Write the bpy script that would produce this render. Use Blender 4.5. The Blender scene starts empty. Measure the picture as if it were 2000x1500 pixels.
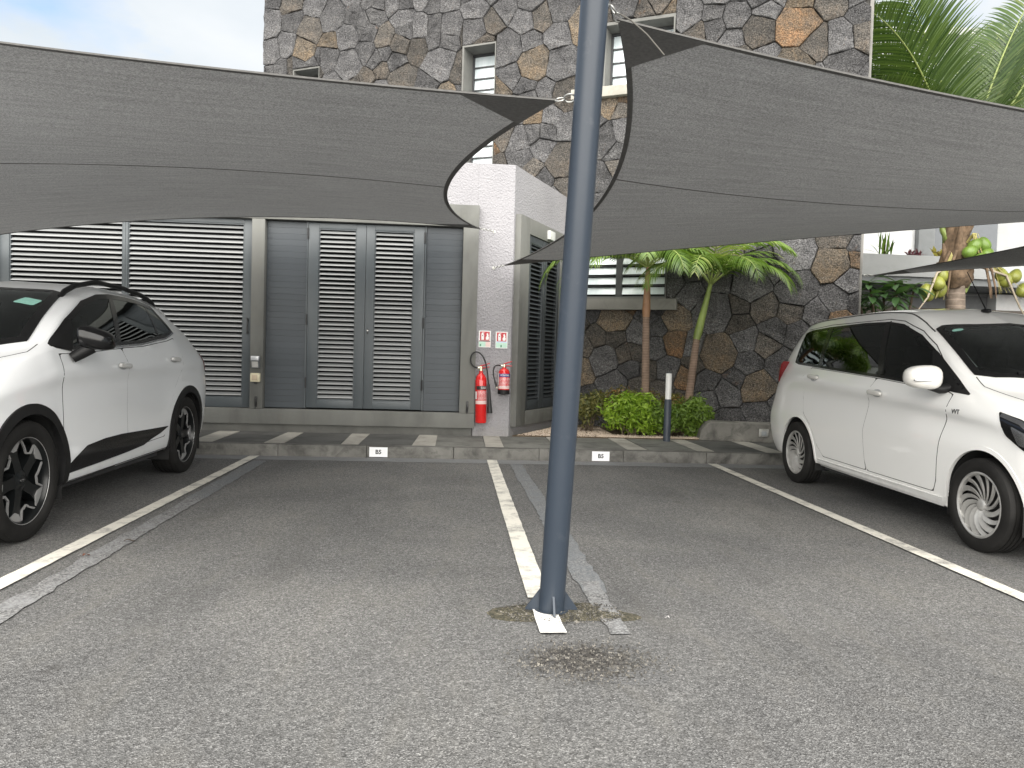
import bpy, bmesh, math, random
import numpy as np
from mathutils import Vector, Matrix, noise
from mathutils.bvhtree import BVHTree
from mathutils.geometry import delaunay_2d_cdt

random.seed(7)
rnd = random.Random(11)
scene = bpy.context.scene
COL = scene.collection
R = math.radians

# ------------------------------------------------------------------ camera
CAM_H = 1.22
YAW, PITCH, ROLL = 0.0738, 0.0367, 0.0283
fwd = Vector((math.sin(YAW) * math.cos(PITCH), math.cos(YAW) * math.cos(PITCH), -math.sin(PITCH)))
r0 = Vector((math.cos(YAW), -math.sin(YAW), 0))
u0 = r0.cross(fwd)
right = r0 * math.cos(ROLL) + u0 * math.sin(ROLL)
upv = right.cross(fwd)
cam_data = bpy.data.cameras.new('camera')
cam_data.sensor_width = 36
cam_data.lens = 27.0
cam_data.clip_start = 0.05
cam_data.clip_end = 3000
cam = bpy.data.objects.new('camera', cam_data)
COL.objects.link(cam)
m4 = Matrix((right, upv, -fwd)).transposed().to_4x4()
m4.translation = Vector((0, 0, CAM_H))
cam.matrix_world = m4
scene.camera = cam

# ------------------------------------------------------------------ sky and sun
SUN_EL, SUN_AZ = 42.0, 184.0          # azimuth clockwise from +Y
world = bpy.data.worlds.new('World')
scene.world = world
world.use_nodes = True
wn, wl = world.node_tree.nodes, world.node_tree.links
wn.clear()
w_out = wn.new('ShaderNodeOutputWorld')
w_bg = wn.new('ShaderNodeBackground')
w_bg.inputs['Strength'].default_value = 0.1
sky = wn.new('ShaderNodeTexSky')
sky.sky_type = 'NISHITA'
sky.sun_disc = False
sky.sun_elevation = R(SUN_EL)
sky.sun_rotation = R(SUN_AZ)
tc = wn.new('ShaderNodeTexCoord')
mp = wn.new('ShaderNodeMapping')
mp.inputs['Scale'].default_value = (1.0, 1.0, 2.2)
mp.inputs['Location'].default_value = (1.3, 0.7, 0.4)
mp.inputs['Rotation'].default_value = (0, 0, R(-25))
wl.new(tc.outputs['Generated'], mp.inputs['Vector'])
n1 = wn.new('ShaderNodeTexNoise')
n1.inputs['Scale'].default_value = 2.1
n1.inputs['Detail'].default_value = 7
n1.inputs['Roughness'].default_value = 0.52
wl.new(mp.outputs[0], n1.inputs['Vector'])
cr = wn.new('ShaderNodeValToRGB')                 # cloud cover
cr.color_ramp.elements[0].position = 0.33
cr.color_ramp.elements[1].position = 0.47
wl.new(n1.outputs['Fac'], cr.inputs['Fac'])
n2 = wn.new('ShaderNodeTexNoise')
n2.inputs['Scale'].default_value = 3.3
n2.inputs['Detail'].default_value = 6
wl.new(mp.outputs[0], n2.inputs['Vector'])
cr2 = wn.new('ShaderNodeValToRGB')                # cloud tone
cr2.color_ramp.elements[0].position = 0.3
cr2.color_ramp.elements[0].color = (2.7, 3.0, 3.25, 1)
cr2.color_ramp.elements[1].position = 0.7
cr2.color_ramp.elements[1].color = (3.65, 3.75, 3.85, 1)
wl.new(n2.outputs['Fac'], cr2.inputs['Fac'])
mx = wn.new('ShaderNodeMix')
mx.data_type = 'RGBA'
wl.new(cr.outputs[0], mx.inputs['Factor'])
wl.new(sky.outputs[0], mx.inputs['A'])
wl.new(cr2.outputs[0], mx.inputs['B'])
wl.new(mx.outputs['Result'], w_bg.inputs['Color'])
wl.new(w_bg.outputs[0], w_out.inputs['Surface'])

sun_d = bpy.data.lights.new('sun', 'SUN')
sun_d.energy = 4.1
sun_d.angle = R(104)
sun_d.color = (1.0, 0.95, 0.87)
sun = bpy.data.objects.new('sun', sun_d)
COL.objects.link(sun)
sd = Vector((math.sin(R(SUN_AZ)) * math.cos(R(SUN_EL)), math.cos(R(SUN_AZ)) * math.cos(R(SUN_EL)), math.sin(R(SUN_EL))))
sun.rotation_euler = sd.to_track_quat('Z', 'Y').to_euler()

vs = scene.view_settings
vs.view_transform = 'Standard'
vs.look = 'None'
vs.exposure = 1.45
vs.gamma = 1.0
vs.use_curve_mapping = False

# ------------------------------------------------------------------ helpers: materials
MATS = {}

class NT:
    def __init__(s, name):
        s.m = bpy.data.materials.new(name)
        s.m.use_nodes = True
        s.n, s.l = s.m.node_tree.nodes, s.m.node_tree.links
        s.b = s.n['Principled BSDF']
        s.out = s.n['Material Output']
        s.co = s.n.new('ShaderNodeTexCoord')
    def set(s, **k):
        for a, v in k.items():
            s.b.inputs[a.replace('_', ' ')].default_value = v
        return s
    def noise(s, scale, detail=4, rough=0.55, coord='Object', dist=0.0, stretch=None):
        t = s.n.new('ShaderNodeTexNoise')
        t.inputs['Scale'].default_value = scale
        t.inputs['Detail'].default_value = detail
        t.inputs['Roughness'].default_value = rough
        t.inputs['Distortion'].default_value = dist
        v = s.co.outputs[coord]
        if stretch:
            mpn = s.n.new('ShaderNodeMapping')
            mpn.inputs['Scale'].default_value = stretch
            s.l.new(v, mpn.inputs['Vector'])
            v = mpn.outputs[0]
        s.l.new(v, t.inputs['Vector'])
        return t.outputs['Fac']
    def voro(s, scale, coord='Object', feature='F1', out='Distance'):
        t = s.n.new('ShaderNodeTexVoronoi')
        t.feature = feature
        t.inputs['Scale'].default_value = scale
        s.l.new(s.co.outputs[coord], t.inputs['Vector'])
        return t.outputs[out]
    def ramp(s, fac, stops):
        r = s.n.new('ShaderNodeValToRGB')
        e = r.color_ramp.elements
        while len(e) < len(stops):
            e.new(0.5)
        for i, (p, c) in enumerate(stops):
            e[i].position = p
            e[i].color = (c, c, c, 1) if isinstance(c, (int, float)) else (*c, 1)
        s.l.new(fac, r.inputs['Fac'])
        return r.outputs[0]
    def mix(s, fac, a, b, mode='MIX'):
        mxn = s.n.new('ShaderNodeMix')
        mxn.data_type = 'RGBA'
        mxn.blend_type = mode
        for k, v in (('Factor', fac), ('A', a), ('B', b)):
            i = [q for q in mxn.inputs if q.name == k and q.enabled][0] if k != 'Factor' else mxn.inputs[0]
            if k != 'Factor':
                i = mxn.inputs[6] if k == 'A' else mxn.inputs[7]
            if isinstance(v, bpy.types.NodeSocket):
                s.l.new(v, i)
            elif k == 'Factor':
                i.default_value = v
            else:
                i.default_value = (v, v, v, 1) if isinstance(v, (int, float)) else (*v, 1)
        return mxn.outputs[2]
    def math(s, op, a, b=0.0):
        q = s.n.new('ShaderNodeMath')
        q.operation = op
        for i, v in enumerate((a, b)):
            if isinstance(v, bpy.types.NodeSocket):
                s.l.new(v, q.inputs[i])
            else:
                q.inputs[i].default_value = v
        return q.outputs[0]
    def objrand(s):
        return s.n.new('ShaderNodeObjectInfo').outputs['Random']
    def sep(s, coord='Object'):
        q = s.n.new('ShaderNodeSeparateXYZ')
        s.l.new(s.co.outputs[coord], q.inputs[0])
        return q.outputs
    def color(s, sock):
        s.l.new(sock, s.b.inputs['Base Color'])
        return s
    def rough(s, sock):
        s.l.new(sock, s.b.inputs['Roughness'])
        return s
    def bump(s, sock, strength=0.3, dist=0.01):
        b = s.n.new('ShaderNodeBump')
        b.inputs['Strength'].default_value = strength
        b.inputs['Distance'].default_value = dist
        s.l.new(sock, b.inputs['Height'])
        s.l.new(b.outputs[0], s.b.inputs['Normal'])
        return s

def plain(name, col, rough=0.5, metal=0.0, var=0.12, scale=8.0, bump=0.0, bscale=60.0, coat=0.0, spec=0.5):
    if name in MATS:
        return MATS[name]
    t = NT(name).set(Roughness=rough, Metallic=metal)
    t.b.inputs['Specular IOR Level'].default_value = spec
    t.b.inputs['Coat Weight'].default_value = coat
    lo = tuple(c * (1 - var) for c in col)
    hi = tuple(min(1, c * (1 + var)) for c in col)
    t.color(t.ramp(t.noise(scale, 5), [(0.3, lo), (0.7, hi)]))
    if bump:
        t.bump(t.noise(bscale, 4), bump, 0.004)
    MATS[name] = t.m
    return t.m

# ------------------------------------------------------------------ helpers: objects
def link(o, parent=None):
    COL.objects.link(o)
    if parent is not None:
        o.parent = parent
    return o

def tag(o, label=None, cat=None, group=None, kind=None):
    if label: o['label'] = label
    if cat: o['category'] = cat
    if group: o['group'] = group
    if kind: o['kind'] = kind
    return o

def empty(name, loc=(0, 0, 0), rz=0.0, label=None, cat=None, group=None):
    o = bpy.data.objects.new(name, None)
    o.empty_display_size = 0.2
    o.location = loc
    o.rotation_euler = (0, 0, rz)
    link(o)
    return tag(o, label, cat, group)

def shade(me, smooth=True, angle=35):
    if smooth:
        me.polygons.foreach_set('use_smooth', [True] * len(me.polygons))
        me.set_sharp_from_angle(angle=R(angle))

class MB:
    """collects simple shapes into one mesh"""
    def __init__(s, mat=None):
        s.v, s.f, s.mi = [], [], []
        s.mats = []
        s.cur = 0
        s.M = None
    def use(s, mat):
        if mat not in s.mats:
            s.mats.append(mat)
        s.cur = s.mats.index(mat)
        return s
    def add(s, vs_, fs_):
        o = len(s.v)
        if s.M is not None:
            vs_ = [tuple(s.M @ Vector(v)) for v in vs_]
        s.v += [tuple(v) for v in vs_]
        s.f += [tuple(i + o for i in f) for f in fs_]
        s.mi += [s.cur] * len(fs_)
        return s
    def box(s, lo, hi, bev=0.0):
        (x0, y0, z0), (x1, y1, z1) = lo, hi
        if bev <= 0:
            s.add([(x0, y0, z0), (x1, y0, z0), (x1, y1, z0), (x0, y1, z0), (x0, y0, z1), (x1, y0, z1), (x1, y1, z1), (x0, y1, z1)],
                  [(0, 3, 2, 1), (4, 5, 6, 7), (0, 1, 5, 4), (1, 2, 6, 5), (2, 3, 7, 6), (3, 0, 4, 7)])
        else:
            bm = bmesh.new()
            bmesh.ops.create_cube(bm, size=1.0)
            for v in bm.verts:
                v.co = Vector(((x0 + x1) / 2 + v.co.x * (x1 - x0), (y0 + y1) / 2 + v.co.y * (y1 - y0), (z0 + z1) / 2 + v.co.z * (z1 - z0)))
            bmesh.ops.bevel(bm, geom=list(bm.edges), offset=bev, segments=2, profile=0.6, affect='EDGES')
            s.bm(bm)
        return s
    def bm(s, bm):
        bm.verts.index_update()
        s.add([v.co.copy() for v in bm.verts], [tuple(v.index for v in f.verts) for f in bm.faces])
        bm.free()
        return s
    def prism(s, poly, z0, z1):
        n = len(poly)
        vs_ = [(x, y, z0) for x, y in poly] + [(x, y, z1) for x, y in poly]
        fs_ = [tuple(range(n - 1, -1, -1)), tuple(range(n, 2 * n))]
        fs_ += [(i, (i + 1) % n, (i + 1) % n + n, i + n) for i in range(n)]
        return s.add(vs_, fs_)
    def tube(s, pts, rad, n=8, cap=True):
        pts = [Vector(p) for p in pts]
        rads = rad if isinstance(rad, (list, tuple)) else [rad] * len(pts)
        vs_, fs_ = [], []
        ref = None
        for i, p in enumerate(pts):
            d = (pts[min(i + 1, len(pts) - 1)] - pts[max(i - 1, 0)]).normalized()
            if ref is None:
                ref = d.orthogonal().normalized()
            a = (ref - d * ref.dot(d))
            a = a.normalized() if a.length > 1e-6 else d.orthogonal().normalized()
            ref = a
            b = d.cross(a)
            for k in range(n):
                t = 2 * math.pi * k / n
                vs_.append(p + (a * math.cos(t) + b * math.sin(t)) * rads[i])
        for i in range(len(pts) - 1):
            for k in range(n):
                fs_.append((i * n + k, i * n + (k + 1) % n, (i + 1) * n + (k + 1) % n, (i + 1) * n + k))
        if cap:
            fs_.append(tuple(range(n - 1, -1, -1)))
            fs_.append(tuple(range((len(pts) - 1) * n, len(pts) * n)))
        return s.add(vs_, fs_)
    def lathe(s, prof, n=24, axis='Z', c=(0, 0, 0), close=False):
        vs_, fs_ = [], []
        for r_, h in prof:
            for k in range(n):
                t = 2 * math.pi * k / n
                a, b = r_ * math.cos(t), r_ * math.sin(t)
                p = {'Z': (a, b, h), 'X': (h, a, b), 'Y': (b, h, a)}[axis]
                vs_.append((p[0] + c[0], p[1] + c[1], p[2] + c[2]))
        m = len(prof)
        for i in range(m if close else m - 1):
            j = (i + 1) % m
            for k in range(n):
                fs_.append((i * n + k, i * n + (k + 1) % n, j * n + (k + 1) % n, j * n + k))
        return s.add(vs_, fs_)
    def sphere(s, c, r, nu=10, nv=8):
        prof = [(max(1e-4, math.sin(math.pi * i / nv)), -math.cos(math.pi * i / nv)) for i in range(nv + 1)]
        rx, ry, rz = r if isinstance(r, (tuple, list)) else (r, r, r)
        vs_, fs_ = [], []
        for q, h in prof:
            for k in range(nu):
                t = 2 * math.pi * k / nu
                vs_.append((c[0] + q * math.cos(t) * rx, c[1] + q * math.sin(t) * ry, c[2] + h * rz))
        for i in range(nv):
            for k in range(nu):
                fs_.append((i * nu + k, i * nu + (k + 1) % nu, (i + 1) * nu + (k + 1) % nu, (i + 1) * nu + k))
        return s.add(vs_, fs_)
    def mesh(s, name, smooth=False, angle=35):
        me = bpy.data.meshes.new(name)
        me.from_pydata(s.v, [], s.f)
        for m in s.mats:
            me.materials.append(m)
        if len(s.mats) > 1:
            me.polygons.foreach_set('material_index', s.mi)
        me.validate()
        if smooth:
            shade(me, True, angle)
        me.update()
        return me
    def build(s, name, mat=None, parent=None, smooth=False, angle=35):
        if mat is not None and not s.mats:
            s.mats = [mat]
        return link(bpy.data.objects.new(name, s.mesh(name, smooth, angle)), parent)

def inst(name, me, parent=None, loc=(0, 0, 0), rot=(0, 0, 0), scale=(1, 1, 1)):
    o = bpy.data.objects.new(name, me)
    o.location = loc
    o.rotation_euler = rot
    o.scale = scale
    return link(o, parent)

def text_mesh(s, size, mat, depth=0.0, bold=0.0):
    cu = bpy.data.curves.new('lettering', 'FONT')
    cu.body = s
    cu.size = size
    cu.align_x = 'CENTER'
    cu.align_y = 'CENTER'
    cu.extrude = depth
    cu.offset = bold
    cu.resolution_u = 3
    o = bpy.data.objects.new('lettering', cu)
    COL.objects.link(o)
    dg = bpy.context.evaluated_depsgraph_get()
    me = bpy.data.meshes.new_from_object(o.evaluated_get(dg))
    bpy.data.objects.remove(o)
    me.materials.clear()
    me.materials.append(mat)
    return me

# building frame: the stone block is turned against the parking rows
TH = R(26.8)
V = Vector((math.sin(TH), math.cos(TH), 0))      # away from the camera, along the annex side
U = Vector((math.cos(TH), -math.sin(TH), 0))     # along the stone wall to the right
FY = 10.3                                        # annex front
PAVE = 0.13
KERB_Y = 8.9
CORNER = Vector((0.73, FY, 0))
SQ = CORNER + V * 2.3                            # annex side meets stone wall here
M_STONE = Matrix(((U.x, V.x, 0, SQ.x), (U.y, V.y, 0, SQ.y), (0, 0, 1, 0), (0, 0, 0, 1)))   # x along wall, y into wall
M_SIDE = Matrix(((V.x, -U.x, 0, CORNER.x), (V.y, -U.y, 0, CORNER.y), (0, 0, 1, 0), (0, 0, 0, 1)))  # x along side, y into wall
# ================================================================== MATERIALS OF THE SETTING
def mk_asphalt():
    t = NT('asphalt').set(Roughness=0.88)
    t.b.inputs['Specular IOR Level'].default_value = 0.3
    big = t.noise(0.55, 5, 0.6, dist=0.6)
    mid = t.noise(3.2, 6, 0.62, dist=0.8, stretch=(1.6, 0.5, 1))
    agg = t.voro(190, out='Color')
    sep = t.n.new('ShaderNodeSeparateColor')
    t.l.new(agg, sep.inputs[0])
    stones = t.ramp(sep.outputs[0], [(0.0, 0.065), (0.3, 0.118), (0.75, 0.165), (0.97, 0.27)])
    chip = t.n.new('ShaderNodeSeparateColor')
    t.l.new(t.voro(75, out='Color'), chip.inputs[0])
    stones = t.mix(1.0, stones, t.ramp(chip.outputs[0], [(0.0, 0.80), (0.3, 0.98), (0.85, 1.02), (1.0, 1.18)]), 'MULTIPLY')
    tone = t.ramp(big, [(0.3, (0.76, 0.76, 0.76)), (0.52, (1.0, 0.995, 0.98)), (0.72, (1.30, 1.28, 1.22))])
    c = t.mix(1.0, stones, tone, 'MULTIPLY')
    dusty = t.ramp(mid, [(0.5, 0.0), (0.72, 0.5)])
    c = t.mix(t.math('MULTIPLY', dusty, 0.7), c, (0.18, 0.172, 0.155))
    fines = t.ramp(t.noise(38, 5, 0.7), [(0.35, 0.78), (0.65, 1.15)])
    c = t.mix(1.0, c, fines, 'MULTIPLY')
    # tyre-darkened lanes across the bays
    stain = t.ramp(t.noise(1.1, 4, 0.6, stretch=(2.2, 0.35, 1)), [(0.55, 0.0), (0.75, 0.35)])
    c = t.mix(stain, c, (0.06, 0.058, 0.055))
    drag = t.ramp(t.noise(2.2, 6, 0.75, dist=1.6, stretch=(0.9, 0.9, 1)), [(0.60, 0.0), (0.74, 0.55)])
    c = t.mix(t.math('MULTIPLY', drag, t.ramp(t.noise(24, 4, 0.7), [(0.42, 0.15), (0.62, 1.0)])), c, (0.26, 0.25, 0.225))
    oil = t.ramp(t.noise(2.9, 3, 0.5), [(0.69, 0.0), (0.76, 0.55)])
    c = t.mix(oil, c, (0.05, 0.048, 0.045))
    t.color(c)
    t.bump(t.math('ADD', t.voro(190), t.math('MULTIPLY', t.noise(60, 5, 0.7), 1.2)), 0.9, 0.008)
    return t.m
def mk_old_paint(name, col, lo, hi):
    # worn, see-through paint: the asphalt aggregate breaks through
    t = NT(name).set(Roughness=0.8)
    agg = t.voro(120, out='Color')
    sep = t.n.new('ShaderNodeSeparateColor')
    t.l.new(agg, sep.inputs[0])
    stones = t.ramp(sep.outputs[0], [(0.0, 0.05), (0.4, 0.105), (0.97, 0.25)])
    wear = t.ramp(t.math('ADD', t.noise(5, 6, 0.7), t.math('MULTIPLY', t.noise(60, 3), 0.25)), [(lo, 1.0), (hi, 0.0)])
    t.color(t.mix(wear, stones, col))
    t.bump(t.voro(120), 0.5, 0.004)
    return t.m
M_ASPHALT = mk_asphalt()
M_LINE = mk_old_paint('line_paint', (0.60, 0.58, 0.52), 0.60, 0.86)
M_LINE_NEW = mk_old_paint('line_paint_fresh', (0.66, 0.65, 0.62), 0.60, 0.86)
M_GHOST = mk_old_paint('overpainted_line', (0.125, 0.137, 0.148), 0.42, 0.85)
M_GHOST_PALE = mk_old_paint('overpainted_line_pale', (0.21, 0.215, 0.22), 0.38, 0.70)
M_CHANNEL = mk_old_paint('channel_paint', (0.17, 0.175, 0.18), 0.55, 0.95)

def mk_patch(name, cols, sc, bump):
    t = NT(name).set(Roughness=0.95)
    v = t.voro(sc, out='Color')
    sep = t.n.new('ShaderNodeSeparateColor')
    t.l.new(v, sep.inputs[0])
    c = t.ramp(sep.outputs[0], cols)
    c = t.mix(1.0, c, t.ramp(t.noise(14, 5), [(0.3, 0.65), (0.7, 1.3)]), 'MULTIPLY')
    t.color(c)
    t.bump(t.math('ADD', t.voro(sc), t.noise(sc * 2, 3)), 1.0, bump)
    return t.m
def mk_broken():
    # worn tar: dark pitted binder in the middle that thins out into plain asphalt
    t = NT('broken_tar').set(Roughness=0.95)
    def cells(sc, stops):
        sp_ = t.n.new('ShaderNodeSeparateColor'); t.l.new(t.voro(sc, out='Color'), sp_.inputs[0])
        return t.ramp(sp_.outputs[0], stops)
    plain_ = cells(190, [(0.0, 0.074), (0.35, 0.105), (0.75, 0.136), (0.97, 0.20)])
    grit = cells(85, [(0.0, (0.022, 0.021, 0.02)), (0.55, (0.065, 0.06, 0.056)), (0.88, (0.13, 0.125, 0.115)), (1.0, (0.30, 0.29, 0.26))])
    o = t.sep()
    dx = t.math('MULTIPLY', t.math('SUBTRACT', o[0], 0.55), 3.6); dy = t.math('MULTIPLY', t.math('SUBTRACT', o[1], 3.02), 5.2)
    rad = t.math('SQRT', t.math('ADD', t.math('MULTIPLY', dx, dx), t.math('MULTIPLY', dy, dy)))
    f = t.ramp(t.math('ADD', rad, t.math('MULTIPLY', t.math('SUBTRACT', t.noise(16, 5, 0.75), 0.5), 1.5)), [(0.45, 1.0), (0.95, 0.0)])
    t.color(t.mix(f, plain_, grit))
    t.bump(t.math('ADD', t.voro(85), t.noise(150, 3)), 1.0, 0.012)
    return t.m
M_GRIT = mk_broken()
M_MOSS = mk_patch('mossy_grit', [(0.0, (0.028, 0.028, 0.018)), (0.5, (0.065, 0.06, 0.038)), (0.9, (0.125, 0.11, 0.075)), (1.0, (0.24, 0.22, 0.17))], 110, 0.008)

def mk_concrete(name, col, streak=0.5, scale=2.2, vert=False, dark=(0.06, 0.06, 0.055)):
    t = NT(name).set(Roughness=0.85)
    t.b.inputs['Specular IOR Level'].default_value = 0.3
    n = t.noise(scale, 7, 0.62, dist=0.4, stretch=(1, 1, 0.35) if vert else None)
    c = t.ramp(n, [(0.28, tuple(q * (1 - streak * 0.75) for q in col)), (0.5, col), (0.75, tuple(min(1, q * (1 + streak * 0.45)) for q in col))])
    blot = t.ramp(t.noise(scale * 2.6, 5, 0.7, dist=1.0), [(0.50, 0.0), (0.70, 0.75 * streak)])
    c = t.mix(blot, c, dark)
    t.color(c)
    t.bump(t.noise(90, 5, 0.7), 0.25, 0.004)
    return t.m
M_KERB = mk_concrete('kerb_concrete', (0.135, 0.132, 0.123), 0.95, 3.2)
M_PAVE = mk_concrete('dark_screed', (0.098, 0.098, 0.094), 0.55, 2.6)
M_STRIP = mk_concrete('pale_screed', (0.36, 0.345, 0.31), 0.45, 3.4, dark=(0.18, 0.175, 0.16))
M_PAVE2 = mk_concrete('worn_screed', (0.165, 0.165, 0.152), 0.6, 2.9)
M_LUMP = mk_concrete('dirty_concrete', (0.17, 0.165, 0.15), 0.85, 3.0)
M_SOIL = mk_concrete('bed_soil', (0.10, 0.075, 0.05), 0.6, 6)
M_MORTAR = plain('mortar_dark_grey', (0.085, 0.082, 0.078), 0.95, var=0.3)  # dark grey mortar backing behind the stone joints

# ================================================================== GROUND
g = MB(); g.M = None
xs = [-400, -60, -20, 20, 60, 400]
ys = [-400, -60, -12, 30, 60, 400]
g.add([(x, y, 0) for y in ys for x in xs], [(j * 6 + i, j * 6 + i + 1, (j + 1) * 6 + i + 1, (j + 1) * 6 + i) for j in range(5) for i in range(5)])
ground = tag(g.build('car_park_ground', M_ASPHALT), kind='structure')

def wob_strip(name, pts, w, z, mat, parent, jit=0.0025, step=0.08):
    """flat painted band along a polyline, with slightly uneven edges"""
    P = [Vector((*p, 0)) for p in pts]
    dense = []
    for a, b in zip(P, P[1:]):
        n = max(2, int((b - a).length / step))
        for i in range(n):
            dense.append(a.lerp(b, i / n))
    dense.append(P[-1])
    vs_, fs_ = [], []
    for i, p in enumerate(dense):
        d = (dense[min(i + 1, len(dense) - 1)] - dense[max(i - 1, 0)]).normalized()
        nrm = Vector((-d.y, d.x, 0))
        wl_, wr_ = w / 2 + rnd.uniform(-jit, jit), w / 2 + rnd.uniform(-jit, jit)
        vs_ += [p + nrm * wl_ + Vector((0, 0, z)), p - nrm * wr_ + Vector((0, 0, z))]
    for i in range(len(dense) - 1):
        fs_.append((2 * i, 2 * i + 1, 2 * i + 3, 2 * i + 2))
    b = MB(); b.add(vs_, fs_)
    return b.build(name, mat, parent)

Y0L = 2.9
wob_strip('channel_band', [(-14, 8.74), (14, 8.74)], 0.30, 0.003, M_CHANNEL, ground, 0.012)
for i, x in enumerate((-4.85, -2.245, 3.06, 5.7)):
    wob_strip('painted_line', [(x + 0.0, 8.86), (x, Y0L)], 0.105, 0.009, M_LINE, ground)
wob_strip('painted_line', [(0.445, 8.86), (0.447, 3.80)], 0.115, 0.009, M_LINE, ground)
wob_strip('painted_line', [(0.452, 3.66), (0.458, 3.305)], 0.118, 0.0115, M_LINE_NEW, ground, 0.003)
wob_strip('overpainted_line', [(-2.10, 8.5), (-2.06, 6.3)], 0.15, 0.005, M_GHOST, ground, 0.012)
wob_strip('overpainted_line', [(-2.06, 6.3), (-1.99, Y0L)], 0.125, 0.006, M_GHOST_PALE, ground, 0.012)
wob_strip('overpainted_line', [(0.70, 8.55), (0.74, 5.2), (0.755, 3.9)], 0.14, 0.005, M_GHOST, ground, 0.012)
wob_strip('overpainted_line', [(0.752, 4.1), (0.757, 3.305)], 0.10, 0.006, M_GHOST_PALE, ground, 0.012)

def blob(name, c, rx, ry, z, mat, parent, seed, hmax=0.012, n=44, rings=7, rag=0.14):
    rr = random.Random(seed)
    vs_, fs_ = [(c[0], c[1], z + hmax)], []
    ph = [rr.uniform(0, 6.28) for _ in range(5)]
    for k in range(1, rings + 1):
        for i in range(n):
            t = 2 * math.pi * i / n
            q = 1 + rag * sum(math.sin(t * (j + 2) + ph[j]) / (j + 1.5) for j in range(5)) + rr.uniform(-0.03, 0.03)
            f = k / rings
            sq = (abs(math.cos(t)) ** 4 + abs(math.sin(t)) ** 4) ** -0.25
            h = z + hmax * (1 - f ** 3) * rr.uniform(0.55, 1.1) if k < rings else 0.0015
            vs_.append((c[0] + math.cos(t) * sq * rx * q * f, c[1] + math.sin(t) * sq * ry * q * f, h))
    for i in range(n):
        fs_.append((0, 1 + i, 1 + (i + 1) % n))
    for k in range(rings - 1):
        for i in range(n):
            a, b = 1 + k * n + i, 1 + k * n + (i + 1) % n
            fs_.append((a, a + n, b + n, b))
    b = MB(); b.add(vs_, fs_)
    o = b.build(name, mat, parent)
    shade(o.data, True, 60)
    return o
blob('mossy_patch', (0.535, 3.60), 0.285, 0.15, 0.003, M_MOSS, ground, 3, 0.006, rag=0.24)
blob('broken_tar_patch', (0.55, 3.02), 0.27, 0.19, 0.002, M_GRIT, ground, 5, 0.007, rag=0.2)

# loose grit around the broken patch: real crumbs
gr = MB()
for i in range(2300):
    a = rnd.uniform(0, 6.283); q = math.sqrt(rnd.random())
    if i < 1500:
        q *= rnd.uniform(0.6, 1.25); cx, cy = 0.55 + math.cos(a) * q * 0.30, 3.0 + math.sin(a) * q * 0.22
    else:
        cx, cy = 0.53 + math.cos(a) * q * 0.30, 3.58 + math.sin(a) * q * 0.17
    s = rnd.uniform(0.002, 0.006)
    t = rnd.uniform(0, 6.28)
    z = 0.010 + s * 0.3
    p = [(cx + math.cos(t + k * 2.09) * s, cy + math.sin(t + k * 2.09) * s, z - s * 0.6) for k in range(3)] + [(cx, cy, z + s * 0.8)]
    gr.add(p, [(0, 1, 3), (1, 2, 3), (2, 0, 3)])
o = gr.build('loose_grit', mk_patch('grit_crumbs', [(0.0, (0.03, 0.029, 0.027)), (0.6, (0.075, 0.07, 0.062)), (1.0, (0.22, 0.205, 0.18))], 60, 0.002), ground)
tag(o, kind='stuff')

# ================================================================== KERB AND PAVEMENT
kerb = tag(empty('kerb'), kind='structure')
x = -14.0
while x < 14.0:
    w = 0.998
    b = MB()
    b.box((x + 0.002, KERB_Y + rnd.uniform(-0.003, 0.003), -0.05), (x + w, KERB_Y + 0.15, PAVE + 0.004 + rnd.uniform(-0.002, 0.002)), 0.010)
    b.build('kerb_stone', M_KERB, kerb, True)
    x += 1.0
pave = MB()
pave.prism([(-14, KERB_Y + 0.145), (14, KERB_Y + 0.145), (14, 14.0), (-14, 14.0)], -0.05, PAVE - 0.006)
pavement = tag(pave.build('pavement', M_PAVE), kind='structure')
# screeded bays divided by pale bands
edges = [-13.3]
while edges[-1] < 13: edges.append(edges[-1] + 0.855)
back = FY + 0.02
for i, x in enumerate(edges):
    bw = 0.21 if i % 3 else 0.25
    mat = M_PAVE2 if -1.0 < x < 2.4 else M_PAVE
    b = MB(); b.box((x + bw + 0.006, KERB_Y + 0.156, 0.02), (x + 0.851, back - 0.0, PAVE + rnd.uniform(-0.001, 0.002)), 0.004)
    b.build('paving_bay', mat, pavement, True)
    b = MB()
    o = 0.02
    b.prism([(x + rnd.uniform(-o, o), KERB_Y + 0.156), (x + bw + rnd.uniform(-o, o), KERB_Y + 0.156), (x + bw + rnd.uniform(-o, o), back), (x + rnd.uniform(-o, o), back)], 0.02, PAVE + 0.004)
    b.build('paving_band', M_STRIP, pavement)
# ================================================================== ANNEX WITH LOUVRED DOORS
def mk_render():
    t = NT('white_render').set(Roughness=0.9)
    t.b.inputs['Specular IOR Level'].default_value = 0.25
    z = t.sep()[2]
    c = t.ramp(t.noise(1.6, 6, 0.6), [(0.3, (0.275, 0.27, 0.285)), (0.7, (0.315, 0.31, 0.325))])
    drt = t.math('ADD', t.math('MULTIPLY', z, -2.4), t.math('MULTIPLY', t.noise(6, 5, 0.7), 1.5))
    c = t.mix(t.ramp(drt, [(0.0, 0.0), (0.75, 0.75)]), c, (0.30, 0.29, 0.27))
    t.color(c)
    t.bump(t.math('ADD', t.voro(42, feature='SMOOTH_F1'), t.noise(75, 4, 0.6)), 0.9, 0.012)
    return t.m
M_RENDER = mk_render()
M_SURR = mk_concrete('surround_paint', (0.147, 0.149, 0.140), 0.5, 1.5, vert=True, dark=(0.15, 0.15, 0.13))
M_PLINTH = mk_concrete('plinth_grey', (0.13, 0.13, 0.122), 0.4, 1.6)
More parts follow.
